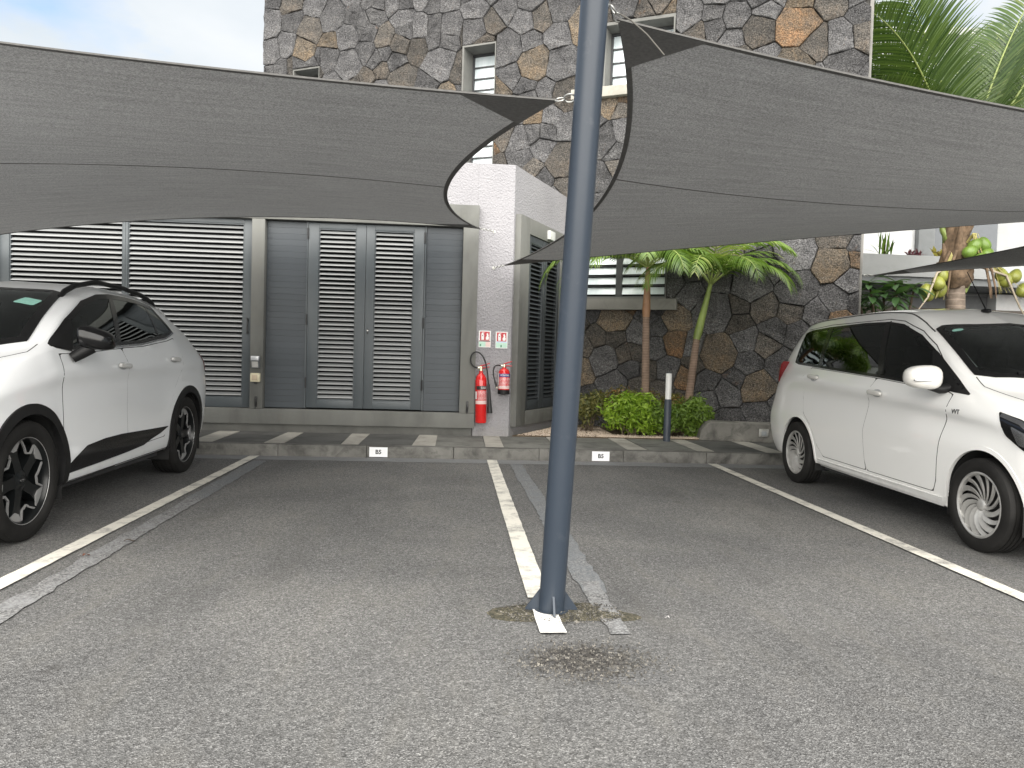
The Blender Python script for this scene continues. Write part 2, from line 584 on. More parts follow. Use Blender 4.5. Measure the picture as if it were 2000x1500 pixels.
M_SHUT = plain('shutter_paint', (0.068, 0.080, 0.088), 0.42, var=0.10, scale=3)
def mk_slat():
    t = NT('slat_paint').set(Roughness=0.36)
    r_ = t.objrand()
    c = t.mix(r_, (0.25, 0.26, 0.265), (0.33, 0.34, 0.345))
    c = t.mix(t.ramp(t.noise(9, 5, 0.6, stretch=(0.3, 1, 1)), [(0.45, 0.0), (0.8, 0.35)]), c, (0.42, 0.42, 0.41))
    t.color(c)
    return t.m
M_SLAT = mk_slat()
def mk_board():
    t = NT('board_paint').set(Roughness=0.5)
    r_ = t.objrand()
    c = t.mix(r_, (0.044, 0.053, 0.062), (0.055, 0.065, 0.075))
    c = t.mix(t.ramp(t.noise(5, 5, 0.6, stretch=(0.4, 1, 1)), [(0.4, 0.0), (0.85, 0.3)]), c, (0.09, 0.10, 0.11))
    t.color(c)
    t.bump(t.noise(30, 4, 0.6, stretch=(0.1, 1, 1)), 0.15, 0.003)
    return t.m
M_BOARD = mk_board()
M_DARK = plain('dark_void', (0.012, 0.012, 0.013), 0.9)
M_BLACKMETAL = plain('black_metal', (0.015, 0.015, 0.016), 0.4, var=0.2)
M_STEEL = plain('brushed_steel', (0.5, 0.5, 0.5), 0.32, 1.0, var=0.1)
M_GALV = plain('galvanised', (0.42, 0.42, 0.40), 0.45, 0.9, var=0.2, scale=30)

annex = empty('louvred_annex', (0, 0, 0), label='white rendered annex with grey louvred doors behind the pavement', cat='building')
ZT = 3.76
XL = -12.0
SX = 0.262                       # right edge of the front surround
# solid walls
b = MB()
b.prism([(SX - 0.02, FY), (CORNER.x, FY), tuple((CORNER + V * 2.32).xy), (SX - 0.02, FY + 2.0)], PAVE - 0.05, ZT)
b.build('wall', M_RENDER, annex)
b = MB(); b.box((XL, FY, 3.17), (SX - 0.021, FY + 0.35, ZT)); b.build('wall', M_RENDER, annex)
b = MB(); b.box((XL, FY - 0.03, PAVE - 0.05), (SX - 0.03, FY + 0.35, 0.26)); b.build('plinth', M_PLINTH, annex)
b = MB(); b.prism([(XL, FY + 0.36), (SX - 0.05, FY + 0.36), (SX - 0.05, FY + 2.0), (XL, FY + 2.0)], ZT - 0.25, ZT - 0.012); b.build('roof_slab', M_PLINTH, annex)
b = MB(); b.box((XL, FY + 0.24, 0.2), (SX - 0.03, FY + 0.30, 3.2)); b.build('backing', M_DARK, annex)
b = MB(); b.box((XL, FY, 0.2), (-5.96, FY + 0.2, 3.2)); b.build('wall', M_RENDER, annex)
# surround: posts and bands stand proud of the wall
FS = FY - 0.085
def surr(lo, hi):
    bb = MB(); bb.box(lo, hi, 0.006); return bb.build('surround', M_SURR, annex, True)
surr((0.058, FS, 0.44), (SX, FY + 0.12, 2.90))
surr((-2.67, FS, 0.44), (-2.506, FY + 0.12, 2.90))
surr((-6.1, FS, 0.44), (-5.87, FY + 0.12, 2.90))
surr((-6.1, FS - 0.001, 0.24), (SX + 0.001, FY + 0.12, 0.438))
surr((-6.1, FS - 0.001, 2.902), (SX + 0.001, FY + 0.12, 3.19))

# shared slat: a tilted blade with rounded front edge
def slat_mesh(w, depth=0.054, th=0.010, tilt=36):
    m = MB()
    c, s_ = math.cos(R(tilt)), math.sin(R(tilt))
    prof = []
    for (d, h) in ((-depth / 2, -th * 0.2), (-depth / 2 + 0.006, -th / 2), (depth / 2, -th / 2), (depth / 2, th / 2), (-depth / 2 + 0.006, th / 2), (-depth / 2, th * 0.2)):
        prof.append((d * c - h * s_, d * s_ + h * c))
    n = len(prof)
    vs_ = [(-w / 2, y, z) for y, z in prof] + [(w / 2, y, z) for y, z in prof]
    fs_ = [(i, i + n, (i + 1) % n + n, (i + 1) % n) for i in range(n)] + [tuple(range(n)), tuple(range(2 * n - 1, n - 1, -1))]
    m.add(vs_, fs_)
    m.mats = [M_SLAT]
    return m.mesh('slat')

def louvre_fill(parent, x0, x1, z0, z1, y, pitch, mat4=None, tilt=36, depth=0.054):
    n = int(round((z1 - z0) / pitch))
    me = slat_mesh(x1 - x0, depth=depth, tilt=tilt)
    for i in range(n):
        o = inst('slat', me, parent, ((x0 + x1) / 2, y, z0 + (i + 0.5) * (z1 - z0) / n))
        o.rotation_euler = (R(rnd.gauss(0, 0.7)), R(rnd.gauss(0, 0.05)), 0)

def leaf_frame(name, parent, x0, x1, z0, z1, y0, y1, st, rl, top, bot, mat=M_SHUT):
    """stiles and rails of one shutter leaf, one mesh; returns opening"""
    m = MB()
    m.box((x0, y0, z0), (x0 + st, y1, z1), 0.004)
    m.box((x1 - rl, y0, z0), (x1, y1, z1), 0.004)
    m.box((x0 + st + 0.0005, y0 + 0.002, z0), (x1 - rl - 0.0005, y1, z0 + bot), 0.004)
    m.box((x0 + st + 0.0005, y0 + 0.002, z1 - top), (x1 - rl - 0.0005, y1, z1), 0.004)
    # small bead around the opening
    o = m.build(name, mat, parent, True)
    bd = MB()
    a0, a1, c0, c1 = x0 + st, x1 - rl, z0 + bot, z1 - top
    for lo, hi in (((a0 + 0.001, y0 + 0.010, c0 + 0.001), (a0 + 0.014, y1 - 0.001, c1 - 0.001)), ((a1 - 0.014, y0 + 0.010, c0 + 0.001), (a1 - 0.001, y1 - 0.001, c1 - 0.001)),
                   ((a0 + 0.0145, y0 + 0.010, c0 + 0.001), (a1 - 0.0145, y1 - 0.001, c0 + 0.012)), ((a0 + 0.0145, y0 + 0.010, c1 - 0.012), (a1 - 0.0145, y1 - 0.001, c1 - 0.001))):
        bd.box(lo, hi)
    bd.build('bead', mat, o)
    return o, (a0 + 0.014, a1 - 0.014, c0 + 0.012, c1 - 0.012)

DY0, DY1 = FY + 0.0, FY + 0.055
Z0, Z1 = 0.452, 2.895
# double door
for (x0, x1, st, rl) in ((-1.965, -1.218, 0.135, 0.125), (-1.214, -0.452, 0.11, 0.135)):
    d, (a0, a1, c0, c1) = leaf_frame('door', annex, x0, x1, Z0 + 0.01, Z1 - 0.004, DY0, DY1, st, rl, 0.075, 0.105)
    louvre_fill(d, a0, a1, c0, c1, DY0 + 0.03, 0.0605)
    hx = x0 - 0.006 if x0 < -1.5 else x1 + 0.006
    for hz in (0.72, 1.55, 2.68):
        hb = MB(); hb.tube([(hx, DY0 - 0.008, hz), (hx, DY0 - 0.008, hz + 0.14)], 0.011, 8)
        hb.build('hinge', M_BLACKMETAL, d, True)
    if x0 > -1.5:
        lk = MB(); lk.box((x0 + 0.030, DY0 - 0.012, 1.455), (x0 + 0.050, DY0 - 0.0005, 1.525), 0.004); lk.build('lock_plate', M_BLACKMETAL, d)
        lk = MB(); lk.tube([(x0 + 0.040, DY0 - 0.026, 1.50), (x0 + 0.040, DY0 - 0.012, 1.50)], 0.009, 10); lk.build('lock_cylinder', M_STEEL, d, True)
# door jamb strips
for x in (-1.99, -0.447):
    b = MB(); b.box((x, DY0 + 0.006, Z0), (x + 0.020, DY1 + 0.02, Z1 + 0.004)); b.build('door_jamb', M_SHUT, annex)
# board-clad side panels
def boards(x0, x1):
    p = MB(); p.box((x0, FY + 0.058, Z0), (x1, FY + 0.075, Z1)); pan = p.build('board_panel', M_DARK, annex)
    n = 31
    h = (Z1 - Z0) / n
    bm_ = MB(); bm_.box((x0 + 0.002, FY + 0.030, 0.0006), (x1 - 0.002, FY + 0.0575, h - 0.0006), 0.0010)
    bm_.mats = [M_BOARD]
    me = bm_.mesh('board', False)
    for i in range(n):
        inst('board', me, pan, (rnd.uniform(-0.001, 0.001), rnd.uniform(-0.0006, 0.0006), Z0 + i * h))
boards(-2.504, -1.992)
boards(-0.425, 0.056)

# big sliding louvre screens on the left
for (x0, x1, st, rl) in ((-5.868, -4.285, 0.15, 0.03), (-4.283, -2.672, 0.03, 0.115)):
    d, (a0, a1, c0, c1) = leaf_frame('louvre_screen', annex, x0, x1, Z0 - 0.008, Z1 + 0.003, DY0 - 0.004, DY1, st, rl, 0.06, 0.13)
    louvre_fill(d, a0, a1, c0, c1, DY0 + 0.03, 0.0645, tilt=36, depth=0.058)
    if x1 > -3:
        hb = MB(); hb.box((x1 - 0.062, DY0 - 0.045, 1.40), (x1 - 0.045, DY0 - 0.030, 1.62), 0.004)
        hb.box((x1 - 0.060, DY0 - 0.031, 1.42), (x1 - 0.047, DY0 - 0.0045, 1.445)); hb.box((x1 - 0.060, DY0 - 0.031, 1.575), (x1 - 0.047, DY0 - 0.0045, 1.60))
        hb.build('pull_handle', M_BLACKMETAL, d, True)

# hold-back latches on the surround
for x in (-2.585, 0.165):
    m = MB(); m.box((x - 0.016, FS - 0.014, 0.46), (x + 0.016, FS - 0.0005, 0.60), 0.004)
    m.box((x - 0.010, FS - 0.040, 0.50), (x + 0.016, FS - 0.0145, 0.575), 0.006)
    m.tube([(x, FS - 0.03, 0.47), (x, FS - 0.05, 0.44)], 0.007, 8)
    m.build('shutter_latch', M_BLACKMETAL, annex, True)

# side of the annex: surround and a dark pair of louvred doors
side = MB(); side.M = M_SIDE
def sbox(lo, hi, name, mat, bev=0.0, parent=annex):
    m = MB(); m.M = M_SIDE
    m.box(lo, hi, bev)
    return m.build(name, mat, parent, bev > 0)
sbox((0.045, -0.085, 0.262), (0.385, 0.05, 3.12), 'surround', M_SURR, 0.006)
sbox((1.70, -0.085, 0.262), (1.95, 0.05, 3.12), 'surround', M_SURR, 0.006)
sbox((0.386, -0.086, 0.262), (1.699, 0.05, 0.46), 'surround', M_SURR, 0.006)
sbox((0.386, -0.086, 2.90), (1.699, 0.05, 3.12), 'surround', M_SURR, 0.006)
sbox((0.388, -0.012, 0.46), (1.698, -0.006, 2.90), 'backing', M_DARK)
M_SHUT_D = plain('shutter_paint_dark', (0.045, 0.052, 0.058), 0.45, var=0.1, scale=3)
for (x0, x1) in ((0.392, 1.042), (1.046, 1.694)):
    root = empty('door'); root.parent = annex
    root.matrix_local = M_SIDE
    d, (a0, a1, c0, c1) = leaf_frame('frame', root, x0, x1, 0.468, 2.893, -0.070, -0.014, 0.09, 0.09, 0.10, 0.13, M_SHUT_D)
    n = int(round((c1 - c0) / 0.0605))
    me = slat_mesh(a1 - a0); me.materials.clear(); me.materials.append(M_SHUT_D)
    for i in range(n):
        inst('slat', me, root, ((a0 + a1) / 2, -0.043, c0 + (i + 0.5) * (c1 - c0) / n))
    for ch in list(d.children):
        ch.parent = root
# small emergency-sign holder over the side door
sbox((1.05, -0.135, 2.93), (1.28, -0.0865, 3.06), 'light_fitting', plain('pale_plastic', (0.55, 0.56, 0.55), 0.4), 0.008)

# bulkhead lamp and weatherproof switch on the post between the bays
lamp = empty('wall_lamp', (-2.588, FS, 0.99), label='small grey wall lamp with slanted hood on the concrete post', cat='lamp')
m = MB()
m.add([(-0.052, 0, 0.13), (0.052, 0, 0.13), (0.052, 0, -0.02), (-0.052, 0, -0.02), (-0.052, -0.035, 0.13), (0.052, -0.035, 0.13), (0.052, -0.085, 0.075), (-0.052, -0.085, 0.075), (0.052, -0.05, -0.02), (-0.052, -0.05, -0.02)],
      [(0, 1, 2, 3), (0, 4, 5, 1), (4, 7, 6, 5), (1, 5, 6, 8, 2), (0, 3, 9, 7, 4), (3, 2, 8, 9), (7, 9, 8, 6)])
m.build('housing', plain('lamp_grey', (0.20, 0.21, 0.22), 0.35, 0.4), lamp)
m = MB(); m.add([(-0.038, -0.088, 0.062), (0.038, -0.088, 0.062), (0.038, -0.058, -0.012), (-0.038, -0.058, -0.012), (-0.038, -0.078, 0.062), (0.038, -0.078, 0.062), (0.038, -0.048, -0.012), (-0.038, -0.048, -0.012)],
      [(0, 3, 2, 1), (4, 5, 6, 7), (0, 1, 5, 4), (2, 3, 7, 6), (1, 2, 6, 5), (3, 0, 4, 7)])
m.build('lens', plain('milky_lens', (0.55, 0.54, 0.52), 0.3), lamp)
m = MB(); m.box((-0.05, -0.092, 0.0765), (0.05, -0.03, 0.134), 0.004)
hood = m.build('hood', plain('lamp_hood_silver', (0.62, 0.63, 0.65), 0.35, 0.5), lamp, True)
sw = empty('switch_box', (-2.592, FS, 0.845), label='cream weatherproof switch box below the small wall lamp', cat='switch')
M_CREAM = plain('cream_plastic', (0.66, 0.60, 0.43), 0.4, var=0.08)
m = MB(); m.box((-0.062, -0.05, -0.058), (0.062, -0.0005, 0.058), 0.012); m.build('case', M_CREAM, sw, True)
m = MB(); m.box((-0.036, -0.062, -0.034), (0.030, -0.0505, 0.036), 0.005); m.build('cover', plain('tinted_cover', (0.55, 0.45, 0.33), 0.2), sw, True)
m = MB(); m.tube([(0, -0.025, -0.059), (0, -0.025, -0.085)], 0.018, 10); m.build('gland', M_BLACKMETAL, sw, True)
for sx in (-0.05, 0.05):
    m = MB(); m.tube([(sx, -0.051, 0.046), (sx, -0.0545, 0.046)], 0.006, 8); m.build('screw', M_STEEL, sw)

# ================================================================== STONE BUILDING
def mk_stone(name, cols, seed):
    t = NT(name).set(Roughness=0.9)
    t.b.inputs['Specular IOR Level'].default_value = 0.35
    off = t.n.new('ShaderNodeVectorMath'); off.operation = 'MULTIPLY_ADD'
    base = t.noise(2.3, 6, 0.65, 'Object', 0.8)
    fine = t.noise(22, 6, 0.75, 'Object', 0.5)
    spk = t.noise(62, 4, 0.7)
    rr = t.objrand()
    c = t.ramp(t.math('ADD', t.math('MULTIPLY', base, 0.65), t.math('MULTIPLY', fine, 0.35)), [(0.32, cols[0]), (0.48, cols[1]), (0.62, cols[2]), (0.78, cols[3])])
    c = t.mix(1.0, c, t.ramp(rr, [(0.0, 0.68), (0.5, 1.0), (1.0, 1.3)]), 'MULTIPLY')
    c = t.mix(1.0, c, t.ramp(spk, [(0.38, 0.35), (0.64, 1.7)]), 'MULTIPLY')
    rs_ = t.ramp(t.noise(1.9, 5, 0.7, dist=0.9), [(0.62, 0.0), (0.72, 0.75)])
    c = t.mix(t.math('MULTIPLY', rs_, t.ramp(fine, [(0.35, 0.2), (0.6, 1.0)])), c, (0.27, 0.15, 0.08))
    lich = t.ramp(t.noise(9, 6, 0.85, dist=1.4), [(0.60, 0.0), (0.74, 0.7)])
    c = t.mix(lich, c, (0.32, 0.31, 0.29))
    t.color(c)
    h = t.math('ADD', t.math('MULTIPLY', t.noise(11, 5, 0.7, dist=1.0), 1.6), t.math('MULTIPLY', t.noise(48, 5, 0.75), 0.8))
    t.bump(h, 1.0, 0.075)
    return t.m
ST_GREY = mk_stone('basalt_grey', [(0.06, 0.06, 0.063), (0.135, 0.133, 0.136), (0.215, 0.212, 0.212), (0.36, 0.355, 0.345)], 1)
ST_WARM = mk_stone('basalt_warm', [(0.06, 0.057, 0.056), (0.13, 0.12, 0.108), (0.20, 0.17, 0.14), (0.29, 0.26, 0.23)], 2)
ST_TAN = mk_stone('basalt_tan', [(0.09, 0.082, 0.075), (0.19, 0.16, 0.125), (0.29, 0.215, 0.14), (0.38, 0.33, 0.27)], 3)
ST_RUST = mk_stone('basalt_rust', [(0.11, 0.095, 0.085), (0.22, 0.155, 0.10), (0.40, 0.225, 0.115), (0.42, 0.35, 0.28)], 4)

stoneb = empty('stone_building', tuple(SQ), -TH, label='tall building faced with irregular grey and rust basalt stones', cat='building')
UL, UR, ZTOP = -6.22, 4.30, 7.86
wins = [(-5.52, -4.92, 4.7, 6.44), (-1.99, -1.37, 4.0, 6.43), (0.47, 1.60, 5.46, 6.47), (0.06, 1.60, 2.16, 3.05)]
# openings: window body behind the stones
m = MB(); m.box((UL + 0.02, 0.06, 0.0), (UR - 0.02, 0.10, ZTOP - 0.05))
for_wall = []
# backing wall with real openings (strips between windows)
def wall_strips():
    zs = sorted({0.0, ZTOP - 0.03, *[w[2] for w in wins], *[w[3] for w in wins]})
    res = []
    for za, zb in zip(zs, zs[1:]):
        xs_ = [UL + 0.02]
        zc = (za + zb) / 2
        for w in sorted(wins):
            if w[2] < zc < w[3]:
                xs_ += [w[0], w[1]]
        xs_.append(UR - 0.02)
        for i in range(0, len(xs_), 2):
            res.append((xs_[i], xs_[i + 1], za, zb))
    return res
m = MB()
for (xa, xb, za, zb) in wall_strips():
    m.box((xa, 0.055, za), (xb, 0.55, zb))
m.build('wall_core', M_MORTAR, stoneb)
m = MB(); m.box((UL + 0.02, 0.56, 0.0), (UR - 0.02, 5.0, ZTOP - 0.25)); m.build('inner_block', M_PLINTH, stoneb)
m = MB(); m.box((UR - 0.018, 0.03, 0.0), (UR + 0.03, 5.0, ZTOP - 0.04)); m.build('end_wall', mk_concrete('pale_end_render', (0.26, 0.255, 0.24), 0.5, 1.2, True), stoneb)

def clip(poly, nx, ny, d):
    """keep points with nx*x+ny*y <= d"""
    out = []
    for i in range(len(poly)):
        a, b_ = poly[i], poly[(i + 1) % len(poly)]
        da, db = nx * a[0] + ny * a[1] - d, nx * b_[0] + ny * b_[1] - d
        if da <= 0: out.append(a)
        if da * db < 0:
            t = da / (da - db)
            out.append((a[0] + (b_[0] - a[0]) * t, a[1] + (b_[1] - a[1]) * t))
    return out
def area(p):
    return 0.5 * sum(p[i][0] * p[(i + 1) % len(p)][1] - p[(i + 1) % len(p)][0] * p[i][1] for i in range(len(p)))

rs = random.Random(23)
seeds = []
# irregular sites: variable spacing, biggest low on the wall
tries = 0
while tries < 9000:
    tries += 1
    x, z = rs.uniform(UL - 0.1, UR + 0.1), rs.uniform(-0.1, ZTOP + 0.1)
    if z < 3.6 and x < -0.3: continue            # behind the annex, never seen
    dmin = rs.choice((0.19, 0.28, 0.38, 0.50)) * (1.03 if z < 3.4 else 1.0)
    if all((x - a) ** 2 + ((z - c) * 1.02) ** 2 > (0.5 * (dmin + e)) ** 2 for a, c, e in seeds):
        seeds.append((x, z, dmin))
GAP = 0.005
def stone_mesh(poly, seed):
    r2 = random.Random(seed)
    cx = sum(p[0] for p in poly) / len(poly); cz = sum(p[1] for p in poly) / len(poly)
    # resample the outline so edges can wander
    ol = []
    for i in range(len(poly)):
        a, b_ = poly[i], poly[(i + 1) % len(poly)]
        L = math.hypot(b_[0] - a[0], b_[1] - a[1])
        n = max(1, int(L / 0.075))
        for k in range(n):
            t = k / n
            w = 0.0 if k == 0 else r2.uniform(-0.011, 0.006)
            px, pz = a[0] + (b_[0] - a[0]) * t, a[1] + (b_[1] - a[1]) * t
            dx, dz = px - cx, pz - cz
            q = math.hypot(dx, dz) + 1e-6
            if k == 0: w = -0.002
            ol.append((px + dx / q * w, pz + dz / q * w))
    n = len(ol)
    proud = r2.uniform(0.024, 0.066)
    tx, tz = r2.uniform(-0.05, 0.05), r2.uniform(-0.06, 0.05)
    vs_, fs_ = [], []
    for f, d in ((1.0, -0.055), (1.0, proud * 0.74), (0.985, proud * 0.96), (0.84, proud), (0.64, proud), (0.42, proud), (0.2, proud)):
        for (px, pz) in ol:
            if f == 0.985:
                q_ = math.hypot(px - cx, pz - cz) + 1e-6
                x_, z_ = px - (px - cx) / q_ * 0.009, pz - (pz - cz) / q_ * 0.009
            else:
                x_, z_ = cx + (px - cx) * f, cz + (pz - cz) * f
            h = d
            if d > 0:
                nv = noise.fractal(Vector((x_ * 5.5 + seed * 3.1, z_ * 5.5, seed * 0.37)), 0.9, 2.1, 3)
                h = d * 0.75 + (0.020 * nv + 0.013 * noise.fractal(Vector((x_ * 17, z_ * 17, seed * 0.7)), 0.8, 2.0, 3)) * (1 if f < 1 else 0.45) + (tx * (x_ - cx) + tz * (z_ - cz)) * (0.5 if f == 1 else 1)
            vs_.append((x_ - cx, -h, z_ - cz))
    vs_.append((0, -(proud * 0.75 + 0.016 * noise.noise(Vector((cx * 5, cz * 5, seed * 0.37)))), 0))
    for k in range(6):
        for i in range(n):
            j = (i + 1) % n
            fs_.append((k * n + i, k * n + j, (k + 1) * n + j, (k + 1) * n + i))
    for i in range(n):
        fs_.append((6 * n + i, 6 * n + (i + 1) % n, 7 * n))
    m_ = MB(); m_.add(vs_, fs_)
    return m_, cx, cz
def emit(poly, k):
    if len(poly) < 3: return
    if area(poly) < 0: poly = poly[::-1]
    if area(poly) < 0.012: return
    # shrink by the joint
    q = poly
    for i in range(len(poly)):
        a, b_ = poly[i], poly[(i + 1) % len(poly)]
        L = math.hypot(b_[0] - a[0], b_[1] - a[1])
        if L < 1e-5: continue
        nx, ny = (b_[1] - a[1]) / L, -(b_[0] - a[0]) / L
        q = clip(q, nx, ny, nx * a[0] + ny * a[1] - GAP * 0.5)
        if len(q) < 3: return
    if abs(area(q)) < 0.008: return
    m_, cx, cz = stone_mesh(q, k)
    r_ = rs.random()
    hi = cz > 3.4
    mat = ST_GREY if r_ < (0.66 if hi else 0.70) else ST_WARM if r_ < 0.85 else ST_TAN if r_ < 0.94 else ST_RUST
    WX = M_STONE @ Vector((cx, 0, cz))
    dep = (WX - Vector((0, 0, CAM_H))).dot(fwd)
    STONES.append((abs(area(q)) / dep ** 2, m_, mat, cx, cz))
STONES = []
kk = 0
for i, (sx, sz, sw) in enumerate(seeds):
    poly = [(UL, 0.0), (UR, 0.0), (UR, ZTOP), (UL, ZTOP)]
    for j, (ax, az, aw) in enumerate(seeds):
        if i == j or abs(ax - sx) > 1.8 or abs(az - sz) > 1.8: continue
        nx, ny = ax - sx, az - sz
        poly = clip(poly, nx, ny, (ax * ax + az * az - sx * sx - sz * sz - (aw * 0.48) ** 2 + (sw * 0.48) ** 2) / 2)
        if len(poly) < 3: break
    if len(poly) < 3: continue
    pieces = [poly]
    for (xa, xb, za, zb) in wins:
        nxt = []
        e = 0.004
        for p in pieces:
            xs_ = [q[0] for q in p]; zs_ = [q[1] for q in p]
            if max(xs_) <= xa or min(xs_) >= xb or max(zs_) <= za or min(zs_) >= zb:
                nxt.append(p); continue
            l_ = clip(p, 1, 0, xa - e); r_ = clip(p, -1, 0, -(xb + e))
            mid = clip(clip(p, -1, 0, -(xa - e)), 1, 0, xb + e)
            lo_ = clip(mid, 0, 1, za - e) if len(mid) > 2 else []
            hi_ = clip(mid, 0, -1, -(zb + e)) if len(mid) > 2 else []
            nxt += [q for q in (l_, r_, lo_, hi_) if len(q) > 2]
        pieces = nxt
    for p in pieces:
        kk += 1
        emit(p, kk)
STONES.sort(key=lambda s_: -s_[0])
print('stones', len(STONES))
for _, m_, mat, cx, cz in STONES[:300]:
    m_.mats = [mat]
    inst('stone', m_.mesh('stone', True, 30), stoneb, (cx, 0, cz))
rest = MB()
for _, m_, mat, cx, cz in STONES[300:]:
    rest.use(mat)
    rest.add([(x + cx, y, z + cz) for x, y, z in m_.v], m_.f)
if rest.v:
    tag(rest.build('small_stones', None, stoneb, True, 30), kind='stuff')


# windows: reveal, dark frame, glass louvre blades, concrete sill
def mk_blade():
    t = NT('louvre_glass').set(Roughness=0.12)
    t.color(t.ramp(t.noise(3, 4, 0.6, stretch=(3, 1, 0.4)), [(0.3, (0.62, 0.71, 0.74)), (0.7, (0.76, 0.83, 0.86))]))
    t.b.inputs['Specular IOR Level'].default_value = 0.8
    return t.m
M_BLADE = mk_blade()
M_WFRAME = plain('window_frame_grey', (0.06, 0.062, 0.066), 0.45, var=0.12)
M_SILL = mk_concrete('sill_paint', (0.22, 0.215, 0.20), 0.25, 1.5)
M_SILL_PALE = mk_concrete('sill_pale', (0.36, 0.345, 0.30), 0.3, 1.5)
M_REVEAL = mk_concrete('reveal_paint', (0.17, 0.17, 0.16), 0.3, 1.5)
def window(xa, xb, za, zb, depth, cols, blade_h, sill=None, sillmat=None, reveal=0.05, tilt=6, cover=0.455, mul=0.055, rail_h=0.010):
    w = empty('window'); w.parent = stoneb
    m = MB()
    m.box((xa, -0.03, za + 0.001), (xa + reveal, depth + 0.06, zb - 0.001))
    m.box((xb - reveal * 0.5, -0.03, za + 0.001), (xb, depth + 0.06, zb - 0.001))
    m.box((xa + reveal + 0.0005, -0.03, zb - reveal), (xb - reveal * 0.5 - 0.0005, depth + 0.06, zb - 0.0015))
    m.box((xa + reveal + 0.0005, -0.02, za + 0.0015), (xb - reveal * 0.5 - 0.0005, depth + 0.06, za + 0.03))
    m.build('reveal', M_REVEAL, w)
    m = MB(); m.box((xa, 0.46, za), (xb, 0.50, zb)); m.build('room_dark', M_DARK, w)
    x0, x1, z0, z1 = xa + reveal + 0.001, xb - reveal * 0.5 - 0.001, za + 0.031, zb - reveal - 0.001
    nb = len(cols)
    tot = x1 - x0
    m = MB()
    m.box((x0, depth - 0.015, z0), (x0 + 0.03, depth + 0.05, z1)); m.box((x1 - 0.03, depth - 0.015, z0), (x1, depth + 0.05, z1))
    m.box((x0 + 0.0305, depth - 0.014, z1 - 0.03), (x1 - 0.0305, depth + 0.05, z1)); m.box((x0 + 0.0305, depth - 0.014, z0), (x1 - 0.0305, depth + 0.05, z0 + 0.02))
    cw = (tot - 0.06 - mul * (nb - 1)) / nb
    for c_ in range(1, nb):
        xc = x0 + 0.03 + c_ * cw + (c_ - 1) * mul
        m.box((xc, depth - 0.016, z0 + 0.0205), (xc + mul, depth + 0.05, z1 - 0.0305))
    m.build('frame', M_WFRAME, w)
    n = max(1, int((z1 - z0 - 0.05) / blade_h))
    bh = (z1 - z0 - 0.05) / n
    for c_ in range(nb):
        xs0 = x0 + 0.031 + c_ * (cw + mul)
        mm = MB(); mm.M = Matrix.Rotation(R(-tilt), 4, 'X'); mm.box((0.001, -0.003, -bh * cover), (cw - 0.003, 0.003, bh * cover), 0.001); mm.mats = [M_BLADE]
        me = mm.mesh('pane')
        rail = MB(); rail.box((0.001, -0.004, -rail_h), (cw - 0.003, 0.014, rail_h)); rail.mats = [M_WFRAME]
        rme = rail.mesh('blade_rail')
        for k in range(n):
            zc = z0 + 0.022 + (k + 0.5) * bh
            inst('pane', me, w, (xs0, depth + 0.015, zc), (R(rnd.gauss(0, 1.2)), 0, 0))
            if k: inst('blade_rail', rme, w, (xs0, depth - 0.004, zc - bh * 0.5))
    if sill:
        m = MB(); m.box((sill[0], -0.13, sill[2]), (sill[1], 0.02, sill[3]), 0.005); m.build('sill', sillmat, w, True)
    return w
window(*wins[0], 0.34, [1], 0.17, reveal=0.03)
window(*wins[1], 0.34, [1], 0.19, reveal=0.03)
window(*wins[2], 0.30, [1], 0.20, (0.0, 1.68, 5.30, 5.455), M_SILL_PALE)
window(*wins[3], 0.06, [1, 1], 0.135, (-0.02, 1.78, 1.985, 2.155), M_SILL, reveal=0.02, tilt=22, cover=0.385, mul=0.10, rail_h=0.004)
# ================================================================== POLE AND SHADE SAILS
M_POLE = None
def mk_pole():
    t = NT('pole_paint').set(Roughness=0.42)
    c = t.ramp(t.noise(2.5, 5, 0.6, stretch=(1, 1, 0.3)), [(0.3, (0.021, 0.030, 0.044)), (0.7, (0.027, 0.037, 0.052))])
    dust = t.ramp(t.noise(9, 5, 0.7), [(0.58, 0.0), (0.8, 0.3)])
    c = t.mix(dust, c, (0.11, 0.115, 0.125))
    t.color(c)
    t.bump(t.noise(160, 3), 0.05, 0.002)
    return t.m
M_POLE = mk_pole()
pole = empty('shade_sail_pole', (0.487, 3.62, 0.004), label='leaning slate grey steel pole on the centre parking line', cat='pole')
PT = Vector((0.080, -0.30, 3.05))           # top of the pole, leaning towards the camera
pd = PT.normalized()
m = MB(); m.tube([(0, 0, 0.0), tuple(PT * 0.5), tuple(PT)], 0.061, 40)
m.build('shaft', M_POLE, pole, True, 50)
m = MB(); m.lathe([(0.062, 0), (0.062, 0.02), (0.05, 0.03), (0.001, 0.032)], 32, c=tuple(PT)); m.build('cap', M_POLE, pole, True)
for a in (-90, 0, 90, 180):
    m = MB(); m.M = Matrix.Rotation(R(a), 4, 'Z')
    m.add([(0.055, -0.005, 0), (0.125, -0.005, 0), (0.125, -0.005, 0.012), (0.058, -0.005, 0.105), (0.055, 0.005, 0), (0.125, 0.005, 0), (0.125, 0.005, 0.012), (0.058, 0.005, 0.105)],
          [(0, 1, 2, 3), (7, 6, 5, 4), (0, 4, 5, 1), (1, 5, 6, 2), (2, 6, 7, 3), (3, 7, 4, 0)])
    m.build('base_gusset', M_POLE, pole)
m = MB(); m.lathe([(0.001, 0.002), (0.082, 0.002), (0.082, 0.008), (0.001, 0.008)], 32); m.build('base_plate', M_POLE, pole)
def polep(h):
    return Vector((0.487, 3.62, 0.004)) + PT * (h / PT.z)

